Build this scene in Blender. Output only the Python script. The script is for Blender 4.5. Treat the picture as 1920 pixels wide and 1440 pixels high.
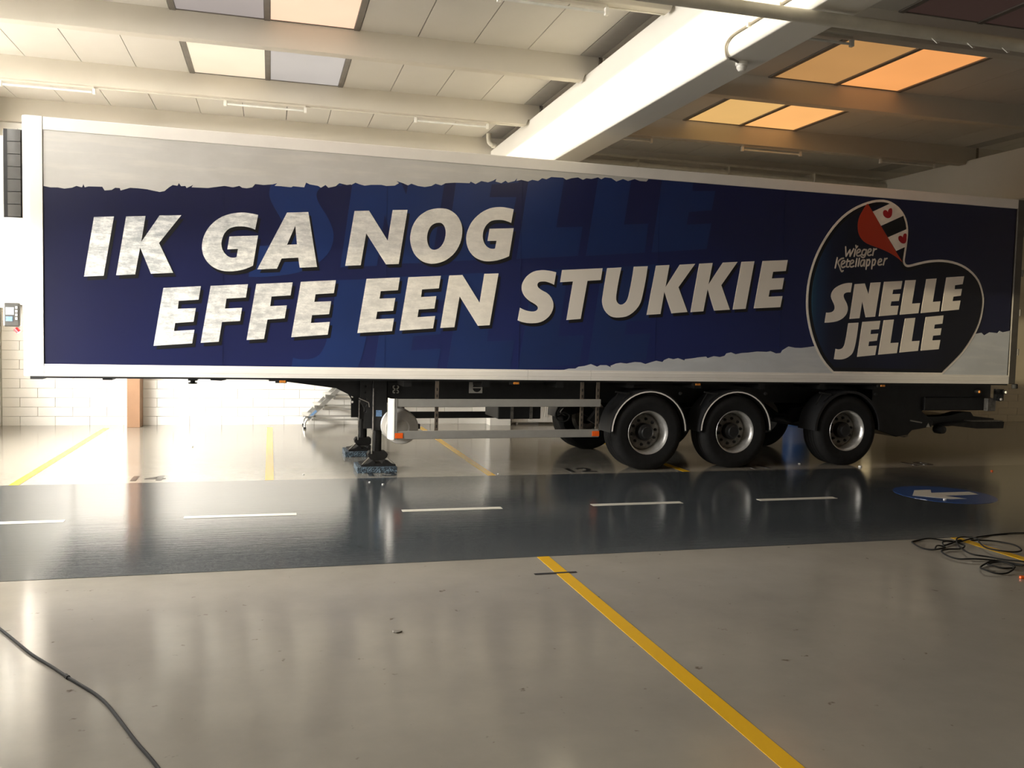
import bpy, bmesh, math, random
from mathutils import Vector, Matrix
from mathutils.geometry import tessellate_polygon

for o in list(bpy.data.objects):
    bpy.data.objects.remove(o)
random.seed(7)
SC = bpy.context.scene
COL = SC.collection
R = math.radians

# ------------------------------------------------------------------ camera
CAM_H = 1.8097
PITCH, YAW, ROLL = 0.0586, 0.2695, 0.0245
fw = Vector((math.sin(YAW) * math.cos(PITCH), math.cos(YAW) * math.cos(PITCH), -math.sin(PITCH)))
rt = Vector((math.cos(YAW), -math.sin(YAW), 0))
up = rt.cross(fw)
r2 = rt * math.cos(ROLL) + up * math.sin(ROLL)
u2 = -rt * math.sin(ROLL) + up * math.cos(ROLL)
cd = bpy.data.cameras.new('camera')
cd.sensor_width = 36.0
cd.lens = 36.0 * 1644.23 / 1920.0
cd.clip_start = 0.05
cd.clip_end = 300
cam = bpy.data.objects.new('camera', cd)
M = Matrix.Identity(4)
for i in range(3):
    M[i][0], M[i][1], M[i][2] = r2[i], u2[i], -fw[i]
M[2][3] = CAM_H
cam.matrix_world = M
COL.objects.link(cam)
SC.camera = cam

# ------------------------------------------------------------------ world, exposure, daylight through the gates
SC.view_settings.view_transform = 'Standard'
SC.view_settings.look = 'None'
SC.view_settings.gamma = 1.0
SC.view_settings.use_curve_mapping = False
SC.view_settings.exposure = 0.28
W = bpy.data.worlds.new('sky')
SC.world = W
W.use_nodes = True
bg = W.node_tree.nodes['Background']
bg.inputs[0].default_value = (1.0, 0.96, 0.90, 1)
bg.inputs[1].default_value = 38.0
# openings in the left wall, out of frame: (Y from, Y to, Z from, Z to)
GATES = [(9.9, 15.1, 1.35, 2.9), (6.6, 9.6, 1.35, 2.9), (4.0, 15.9, 4.62, 5.2)]
WX = -4.45
for (a, b, c, d) in GATES:
    ld = bpy.data.lights.new('gate_portal', 'AREA')
    ld.shape = 'RECTANGLE'
    ld.size = b - a
    ld.size_y = d - c
    ld.cycles.is_portal = True
    lo = bpy.data.objects.new('gate_portal', ld)
    lo.matrix_world = Matrix.Translation((WX - 0.1, (a + b) / 2, (c + d) / 2)) @ Matrix(((0, 0, -1, 0), (1, 0, 0, 0), (0, -1, 0, 0), (0, 0, 0, 1)))
    COL.objects.link(lo)
sun = bpy.data.lights.new('low_sun', 'SUN')
sun.energy = 6.0
sun.color = (1.0, .88, .60)
sun.angle = R(0.6)
so_ = bpy.data.objects.new('low_sun', sun)
so_.rotation_euler = Vector((1.0, .10, -.020)).to_track_quat('-Z', 'Y').to_euler()
COL.objects.link(so_)

# ------------------------------------------------------------------ helpers
def lin(r, g, b):
    f = lambda v: ((v / 255 + 0.055) / 1.055) ** 2.4 if v > 10 else v / 255 / 12.92
    return (f(r), f(g), f(b), 1.0)

class NT:
    def __init__(s, name):
        s.m = bpy.data.materials.new(name)
        s.m.use_nodes = True
        s.t = s.m.node_tree
        s.b = s.t.nodes['Principled BSDF']
    def n(s, typ, **kw):
        d = s.t.nodes.new(typ)
        for k, v in kw.items():
            if k in d.inputs.keys() if hasattr(d.inputs, 'keys') else False:
                d.inputs[k].default_value = v
            else:
                setattr(d, k, v)
        return d
    def l(s, a, b):
        s.t.links.new(a, b)
    def tc(s):
        return s.n('ShaderNodeTexCoord').outputs['Object']
    def noise(s, scale, detail=4, rough=0.55, vec=None, stretch=None):
        d = s.n('ShaderNodeTexNoise')
        d.inputs['Scale'].default_value = scale
        d.inputs['Detail'].default_value = detail
        d.inputs['Roughness'].default_value = rough
        v = vec or s.tc()
        if stretch:
            mp = s.n('ShaderNodeMapping')
            mp.inputs['Scale'].default_value = stretch
            s.l(v, mp.inputs['Vector'])
            v = mp.outputs['Vector']
        s.l(v, d.inputs['Vector'])
        return d.outputs['Fac']
    def ramp(s, fac, stops):
        d = s.n('ShaderNodeValToRGB')
        e = d.color_ramp.elements
        while len(e) < len(stops):
            e.new(0.5)
        for i, (p, c) in enumerate(stops):
            e[i].position = p
            e[i].color = c
        s.l(fac, d.inputs['Fac'])
        return d.outputs['Color']
    def mix(s, fac, a, b, mode='MIX'):
        d = s.n('ShaderNodeMix', data_type='RGBA', blend_type=mode)
        for i, v in ((0, fac), (6, a), (7, b)):
            if hasattr(v, 'links') or hasattr(v, 'node'):
                s.l(v, d.inputs[i])
            else:
                d.inputs[i].default_value = v
        return d.outputs[2]
    def maprange(s, v, a, b, c=0.0, d=1.0):
        m = s.n('ShaderNodeMapRange')
        m.inputs[1].default_value = a; m.inputs[2].default_value = b
        m.inputs[3].default_value = c; m.inputs[4].default_value = d
        s.l(v, m.inputs[0])
        return m.outputs[0]
    def bump(s, h, strength=0.2, dist=0.01):
        d = s.n('ShaderNodeBump')
        d.inputs['Strength'].default_value = strength
        d.inputs['Distance'].default_value = dist
        s.l(h, d.inputs['Height'])
        s.l(d.outputs[0], s.b.inputs['Normal'])

def plain(name, col, rough=0.5, metal=0.0, var=0.12, scale=6.0, bump=0.0, spec=None):
    k = NT(name)
    n = k.noise(scale, 5)
    dark = tuple(c * (1 - var) for c in col[:3]) + (1,)
    lite = tuple(min(1, c * (1 + var)) for c in col[:3]) + (1,)
    k.l(k.ramp(n, [(0.3, dark), (0.7, lite)]), k.b.inputs['Base Color'])
    k.b.inputs['Roughness'].default_value = rough
    k.b.inputs['Metallic'].default_value = metal
    if spec is not None:
        k.b.inputs['Specular IOR Level'].default_value = spec
    if bump:
        k.bump(k.noise(scale * 12, 3), bump, 0.004)
    return k.m

def glow(name, col, strength, rough=0.4):
    k = NT(name)
    k.b.inputs['Base Color'].default_value = (.05, .05, .05, 1)
    k.b.inputs['Roughness'].default_value = rough
    n = k.noise(0.8, 2)
    k.l(k.ramp(n, [(0.2, tuple(c * .85 for c in col[:3]) + (1,)), (0.8, col)]), k.b.inputs['Emission Color'])
    k.b.inputs['Emission Strength'].default_value = strength
    return k.m

class MB:
    """collects geometry; build() links it as ONE mesh object"""
    def __init__(s):
        s.v = []; s.f = []; s.mi = []; s.cur = 0
    def add(s, vs, fs):
        o = len(s.v)
        s.v += [tuple(v) for v in vs]
        for f in fs:
            s.f.append([o + i for i in f]); s.mi.append(s.cur)
        return s
    def box(s, x0, x1, y0, y1, z0, z1):
        return s.add([(x0, y0, z0), (x1, y0, z0), (x1, y1, z0), (x0, y1, z0), (x0, y0, z1), (x1, y0, z1), (x1, y1, z1), (x0, y1, z1)],
                     [(0, 3, 2, 1), (4, 5, 6, 7), (0, 1, 5, 4), (1, 2, 6, 5), (2, 3, 7, 6), (3, 0, 4, 7)])
    def bar(s, p, q, w, h=None, upv=(0, 0, 1)):
        h = h or w
        p = Vector(p); q = Vector(q); d = (q - p).normalized(); u = Vector(upv)
        if abs(d.dot(u)) > .97: u = Vector((1, 0, 0))
        a = d.cross(u).normalized() * (w / 2); b = a.cross(d).normalized() * (h / 2)
        vs = [c + sa * a + sb * b for c in (p, q) for sa, sb in ((-1, -1), (1, -1), (1, 1), (-1, 1))]
        return s.add(vs, [(0, 1, 2, 3), (7, 6, 5, 4), (0, 4, 5, 1), (1, 5, 6, 2), (2, 6, 7, 3), (3, 7, 4, 0)])
    def tube(s, pts, r, n=8, closed=False):
        pts = [Vector(p) for p in pts]
        rings = []; N = len(pts); ref = None
        for i, p in enumerate(pts):
            a = pts[(i - 1) % N] if (closed or i > 0) else p
            b = pts[(i + 1) % N] if (closed or i < N - 1) else p
            d = (b - a).normalized()
            if ref is None:
                ref = Vector((0, 0, 1)) if abs(d.z) < .9 else Vector((1, 0, 0))
            u = d.cross(ref).normalized(); w = u.cross(d).normalized(); ref = w
            rr = r[i] if isinstance(r, (list, tuple)) else r
            rings.append([p + (u * math.cos(t) + w * math.sin(t)) * rr for t in [2 * math.pi * k / n for k in range(n)]])
        vs = [v for g in rings for v in g]; fs = []
        for i in range(N if closed else N - 1):
            j = (i + 1) % N
            for k in range(n):
                fs.append((i * n + k, i * n + (k + 1) % n, j * n + (k + 1) % n, j * n + k))
        if not closed:
            fs.append(tuple(range(n))[::-1]); fs.append(tuple((N - 1) * n + k for k in range(n)))
        return s.add(vs, fs)
    def lathe(s, prof, n=40, org=(0, 0, 0), axis='Y', closed=False):
        """prof: list of (radius, along axis)"""
        vs = []; o = Vector(org)
        for k in range(n):
            t = 2 * math.pi * k / n; c, q = math.cos(t), math.sin(t)
            for r, h in prof:
                p = {'Y': (r * c, h, r * q), 'Z': (r * c, r * q, h), 'X': (h, r * c, r * q)}[axis]
                vs.append(o + Vector(p))
        m = len(prof); fs = []
        for k in range(n):
            k2 = (k + 1) % n
            for i in range(m if closed else m - 1):
                j = (i + 1) % m
                fs.append((k * m + i, k * m + j, k2 * m + j, k2 * m + i))
        return s.add(vs, fs)
    def prism(s, loops, y0, y1, plane='XZ'):
        """2D loops (outer, holes...) extruded between y0 and y1 along the plane's normal"""
        if not isinstance(loops[0][0], (list, tuple)): loops = [loops]
        mk = {'XZ': lambda a, b, h: (a, h, b), 'XY': lambda a, b, h: (a, b, h), 'YZ': lambda a, b, h: (h, a, b)}[plane]
        flat = [p for l in loops for p in l]; N = len(flat)
        tris = tessellate_polygon([[Vector((p[0], p[1], 0)) for p in l] for l in loops])
        vs = [mk(p[0], p[1], y0) for p in flat] + [mk(p[0], p[1], y1) for p in flat]
        fs = []
        for t in tris:
            fs.append(tuple(t)); fs.append(tuple(N + i for i in reversed(t)))
        o = 0
        for l in loops:
            n = len(l)
            for i in range(n):
                a = o + i; b = o + (i + 1) % n
                fs.append((a, b, N + b, N + a))
            o += n
        return s.add(vs, fs)
    def mesh(s, name, mats, smooth=False, fix=True):
        me = bpy.data.meshes.new(name)
        me.from_pydata(s.v, [], s.f)
        for m in (mats if isinstance(mats, (list, tuple)) else [mats]):
            me.materials.append(m)
        me.polygons.foreach_set('material_index', s.mi)
        if fix:
            bm = bmesh.new(); bm.from_mesh(me)
            bmesh.ops.recalc_face_normals(bm, faces=bm.faces)
            bm.to_mesh(me); bm.free()
        if smooth:
            me.polygons.foreach_set('use_smooth', [True] * len(me.polygons))
            me.set_sharp_from_angle(angle=R(38))
        me.update()
        return me
    def build(s, name, mats, parent=None, smooth=False, bevel=0.0, fix=True, loc=None):
        o = bpy.data.objects.new(name, s.mesh(name, mats, smooth, fix))
        COL.objects.link(o)
        if parent: o.parent = parent
        if loc: o.location = loc
        if bevel:
            b = o.modifiers.new('bevel', 'BEVEL'); b.width = bevel; b.segments = 2; b.limit_method = 'ANGLE'
        return o

def inst(name, me, parent=None, loc=(0, 0, 0), rot=(0, 0, 0), scale=(1, 1, 1)):
    o = bpy.data.objects.new(name, me); COL.objects.link(o)
    o.parent = parent; o.location = loc; o.rotation_euler = rot; o.scale = scale
    return o
def tag(o, label, cat, group=None):
    o['label'] = label; o['category'] = cat
    if group: o['group'] = group
    return o
def struct(o):
    o['kind'] = 'structure'; return o
def empty(name, loc=(0, 0, 0), rotz=0.0):
    o = bpy.data.objects.new(name, None); o.empty_display_size = .2
    COL.objects.link(o); o.location = loc; o.rotation_euler = (0, 0, rotz)
    return o
def spline(pts, n=5, closed=False):
    pts = [Vector(p) for p in pts]; N = len(pts); out = []
    for i in range(N if closed else N - 1):
        g = lambda k: pts[k % N] if closed else pts[max(0, min(N - 1, k))]
        a, b, c, d = g(i - 1), g(i), g(i + 1), g(i + 2)
        for k in range(n):
            t = k / n
            out.append(0.5 * (2 * b + (c - a) * t + (2 * a - 5 * b + 4 * c - d) * t * t + (3 * b - a - 3 * c + d) * t ** 3))
    if not closed: out.append(pts[-1])
    return out

# ------------------------------------------------------------------ materials
def floor_mat(name, base, rough, var, bk=.12):
    k = NT(name)
    v = k.tc()
    big = k.noise(0.35, 4, vec=v)
    med = k.noise(2.2, 6, 0.65, vec=v)
    fine = k.noise(38, 3, 0.6, vec=v)
    scr = k.noise(3.0, 6, 0.7, vec=v, stretch=(0.6, 9, 1))
    c1 = tuple(c * (1 - var) for c in base[:3]) + (1,)
    c2 = tuple(min(1, c * (1 + var)) for c in base[:3]) + (1,)
    col = k.mix(0.5, k.ramp(big, [(0.3, c1), (0.7, c2)]), k.ramp(med, [(0.3, c1), (0.7, c2)]))
    spots = k.ramp(k.noise(9, 3, 0.6, vec=v), [(0.68, (1, 1, 1, 1)), (0.75, (.42, .37, .30, 1))])
    col = k.mix(1.0, col, spots, 'MULTIPLY')
    k.l(col, k.b.inputs['Base Color'])
    k.l(k.maprange(scr, 0.3, 0.75, rough * 0.75, rough * 1.5), k.b.inputs['Roughness'])
    h = k.mix(0.35, k.noise(1.1, 3, vec=v), scr)
    hm = k.mix(0.08, h, fine)
    k.bump(hm, bk, 0.012)
    k.b.inputs['IOR'].default_value = 1.5
    return k.m
M_floor = floor_mat('grey floor coating', (.25, .233, .196, 1), 0.11, .14)
M_lane = floor_mat('dark lane coating', (.048, .056, .062, 1), 0.06, .18, .2)
def paint(name, col, wear):
    k = NT(name)
    n = k.noise(14, 5, .7)
    dk = tuple(c * .35 for c in col[:3]) + (1,)
    k.l(k.ramp(n, [(0.28 + wear, dk), (0.34 + wear, col)]), k.b.inputs['Base Color'])
    k.b.inputs['Roughness'].default_value = .22
    return k.m
M_yellow = paint('yellow floor paint', (.62, .36, .008, 1), 0.0)
M_white_paint = paint('white floor paint', (.62, .60, .52, 1), -.03)
M_blue_paint = paint('blue floor paint', (.02, .06, .20, 1), -.02)
M_black_paint = paint('black floor paint', (.03, .03, .03, 1), -.05)
M_wall = plain('white wall paint', (.87, .85, .80, 1), .6, var=.05, scale=1.5, bump=.08)
M_block = plain('white painted block', (.88, .86, .81, 1), .55, var=.03, scale=3, bump=.1)
M_block_dim = plain('dimmed beige block', (.46, .40, .29, 1), .6, var=.06, scale=3, bump=.1)  # darker beige stands in for dim light on the right of the back wall
M_wall_dim = plain('dimmed beige wall', (.46, .40, .29, 1), .6, var=.06, scale=1.5, bump=.08)  # same dimming put into the wall colour above the blocks
M_joint = plain('block joint', (.58, .55, .49, 1), .8)
M_beam = plain('beam paint', (.58, .54, .46, 1), .6, var=.05, scale=1.2, bump=.05)
M_girder = plain('girder paint', (.76, .73, .66, 1), .5, var=.03, scale=1.0, bump=.04)
M_panel = plain('ceiling board', (.62, .59, .53, 1), .7, var=.03, scale=1.0)
M_flash = plain('grey closing board', (.40, .38, .35, 1), .6, var=.05)
M_void = plain('dark joint', (.05, .045, .04, 1), .8)
M_skyframe = plain('grey skylight frame', (.16, .14, .12, 1), .5)
M_tan = plain('tan board', (.27, .15, .08, 1), .6, var=.06, scale=4)
M_alu = plain('aluminium', (.62, .62, .60, 1), .32, .85, var=.06, scale=20)
M_alu_grey = plain('anodised grey rail', (.36, .35, .32, 1), .45, .35, var=.05, scale=8)
M_white = plain('white trailer lacquer', (.80, .76, .70, 1), .38, var=.03, scale=3)
M_white2 = plain('white glass fibre', (.80, .78, .74, 1), .35, var=.03)
M_black = plain('black chassis paint', (.012, .012, .012, 1), .45, var=.3, scale=10)
M_dull = plain('dull black steel', (.014, .013, .012, 1), .75, var=.3, scale=12, spec=.25)
M_bronze = plain('brown grey post steel', (.16, .13, .10, 1), .45, .5, var=.2, scale=20)
M_rubber = plain('tyre rubber', (.010, .010, .010, 1), .75, var=.25, scale=16, bump=.1, spec=.3)
M_mudg = plain('black plastic mudguard', (.014, .014, .015, 1), .5, var=.2)
M_rim = plain('silver rim', (.72, .71, .68, 1), .33, .75, var=.15, scale=14)
M_hub = plain('dirty hub steel', (.20, .185, .16, 1), .55, .2, var=.35, scale=22)
M_nut = plain('dark wheel nut', (.02, .02, .02, 1), .5, .4)
M_orange = plain('orange reflector', (.85, .12, .01, 1), .25, var=.1, scale=60)
M_amber = plain('amber lamp glass', (.55, .20, .03, 1), .2, var=.2, scale=60)
M_lampw = plain('clear lamp glass', (.75, .70, .62, 1), .15)
M_grill = plain('grey louvre', (.06, .058, .052, 1), .45, var=.1)
M_screen = plain('pale screen', (.65, .72, .78, 1), .1, var=.15, scale=40)
M_red = plain('red plastic', (.45, .02, .03, 1), .35)
M_decal = plain('white decal', (.55, .53, .48, 1), .4)
M_bluedecal = plain('blue decal', (.16, .28, .48, 1), .4, var=.3, scale=60)
M_cable = plain('black cable', (.014, .014, .013, 1), .85, spec=.2)
M_pipe = plain('pale pipe', (.66, .63, .54, 1), .4, var=.08)
M_pvc = plain('cream pipe', (.70, .66, .56, 1), .4)
M_tube = plain('fluorescent tube glass', (.80, .80, .76, 1), .2)
M_plast = plain('white plastic', (.78, .76, .70, 1), .35)
M_drum = plain('blue plastic', (.03, .10, .30, 1), .35)
M_scrap = plain('white scrap', (.85, .85, .82, 1), .5)
M_yard = plain('yard asphalt', (.11, .105, .10, 1), .8, var=.1, scale=.5)
def granulate():
    k = NT('recycled rubber granulate')
    n = k.noise(55, 3, .7)
    k.l(k.ramp(n, [(0.46, (.015, .022, .03, 1)), (0.54, (.05, .085, .12, 1)), (0.62, (.22, .30, .36, 1))]), k.b.inputs['Base Color'])
    k.b.inputs['Roughness'].default_value = .7
    k.bump(n, .5, .01)
    return k.m
M_gran = granulate()
M_conduit = plain('grey conduit', (.22, .20, .17, 1), .5)
M_post = plain('dark grey post paint', (.085, .076, .062, 1), .6)
M_tank = plain('beige white tank paint', (.50, .475, .43, 1), .4)
# printed vinyl of the trailer side
def vinyl(name, rough=.28):
    k = NT(name)
    k.b.inputs['Roughness'].default_value = rough
    return k
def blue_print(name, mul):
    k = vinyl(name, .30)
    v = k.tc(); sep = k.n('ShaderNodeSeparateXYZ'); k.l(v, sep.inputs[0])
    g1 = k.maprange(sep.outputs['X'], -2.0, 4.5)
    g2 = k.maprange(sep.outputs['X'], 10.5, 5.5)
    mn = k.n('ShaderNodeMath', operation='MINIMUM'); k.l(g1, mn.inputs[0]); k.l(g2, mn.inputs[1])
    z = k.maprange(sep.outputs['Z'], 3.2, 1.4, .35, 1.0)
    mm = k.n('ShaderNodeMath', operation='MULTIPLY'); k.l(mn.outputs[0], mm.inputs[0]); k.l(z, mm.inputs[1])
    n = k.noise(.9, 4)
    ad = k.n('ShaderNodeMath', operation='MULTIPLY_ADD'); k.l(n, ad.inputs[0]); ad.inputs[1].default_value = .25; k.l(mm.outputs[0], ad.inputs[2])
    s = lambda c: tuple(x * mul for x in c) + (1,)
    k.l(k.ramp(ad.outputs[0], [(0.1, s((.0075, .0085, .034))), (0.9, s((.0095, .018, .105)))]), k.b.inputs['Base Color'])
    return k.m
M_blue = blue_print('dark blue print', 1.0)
def ghost_print():
    k = vinyl('lighter blue print', .30)
    n = k.noise(.8, 3)
    k.l(k.ramp(n, [(0.3, (.0085, .023, .098, 1)), (0.7, (.010, .028, .120, 1))]), k.b.inputs['Base Color'])
    return k.m
M_ghost = ghost_print()
def torn_print(tint):
    k = vinyl('pale grey print', .34)
    v = k.tc()
    n = k.noise(1.1, 5, .6, vec=v, stretch=(1, 1, 1.6))
    st = k.noise(2.2, 4, .6, vec=v, stretch=(.5, 1, 4))
    a = k.ramp(n, [(0.40, (.445, .43, .40, 1)), (0.58, (.485, .47, .442, 1))])
    b = k.ramp(st, [(0.5, (1, 1, 1, 1)), (0.62, (1.08, 1.07, 1.05, 1))])
    k.l(k.mix(1.0, k.mix(1.0, a, b, 'MULTIPLY'), tint, 'MULTIPLY'), k.b.inputs['Base Color'])
    return k.m
M_torn = torn_print((1.12, 1.12, 1.12, 1))
M_torn_low = torn_print((1.22, 1.30, 1.42, 1))
def letter_print():
    k = vinyl('white letter print', .34)
    v = k.tc(); sep = k.n('ShaderNodeSeparateXYZ'); k.l(v, sep.inputs[0])
    w = k.maprange(sep.outputs['X'], 4.0, -1.0)
    n = k.noise(5.0, 9, .75, vec=v, stretch=(1, 1, 1.5))
    sc = k.noise(3.2, 9, .82, vec=v, stretch=(1.2, 1, 6))
    mx = k.mix(.5, n, sc)
    g = k.ramp(mx, [(0.43, (.38, .40, .41, 1)), (0.50, (.60, .61, .60, 1)), (0.56, (.84, .84, .81, 1))])
    k.l(k.mix(w, (.84, .78, .69, 1), g), k.b.inputs['Base Color'])
    return k.m
M_letter = letter_print()
M_logo_letter = plain('logo letter print', (.86, .79, .69, 1), .35, var=.03)
M_shadow_print = plain('near black print', (.006, .006, .008, 1), .35)
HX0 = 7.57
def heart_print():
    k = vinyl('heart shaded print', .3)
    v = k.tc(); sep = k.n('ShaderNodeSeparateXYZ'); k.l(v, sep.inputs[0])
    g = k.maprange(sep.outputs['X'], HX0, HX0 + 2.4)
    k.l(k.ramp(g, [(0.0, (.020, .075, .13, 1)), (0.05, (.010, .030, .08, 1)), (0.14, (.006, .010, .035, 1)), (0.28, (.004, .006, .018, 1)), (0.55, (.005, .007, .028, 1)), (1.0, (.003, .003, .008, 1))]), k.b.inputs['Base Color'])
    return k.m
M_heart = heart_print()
M_heart_rim = plain('heart dark rim print', (.003, .003, .005, 1), .3)
M_heart_white = plain('heart outline print', (.84, .78, .69, 1), .35)
def curl_print():
    k = vinyl('red flag curl print', .3)
    v = k.tc(); sep = k.n('ShaderNodeSeparateXYZ'); k.l(v, sep.inputs[0])
    ad = k.n('ShaderNodeMath', operation='MULTIPLY_ADD'); k.l(sep.outputs['Z'], ad.inputs[0]); ad.inputs[1].default_value = .55; k.l(sep.outputs['X'], ad.inputs[2])
    g = k.maprange(ad.outputs[0], 10.55, 11.05)
    k.l(k.ramp(g, [(0.0, (.40, .035, .012, 1)), (0.45, (.42, .05, .02, 1)), (0.8, (.26, .012, .012, 1)), (1.0, (.12, .006, .008, 1))]), k.b.inputs['Base Color'])
    return k.m
M_curl = curl_print()
M_red_print = plain('red heart print', (.36, .008, .015, 1), .3)

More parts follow.
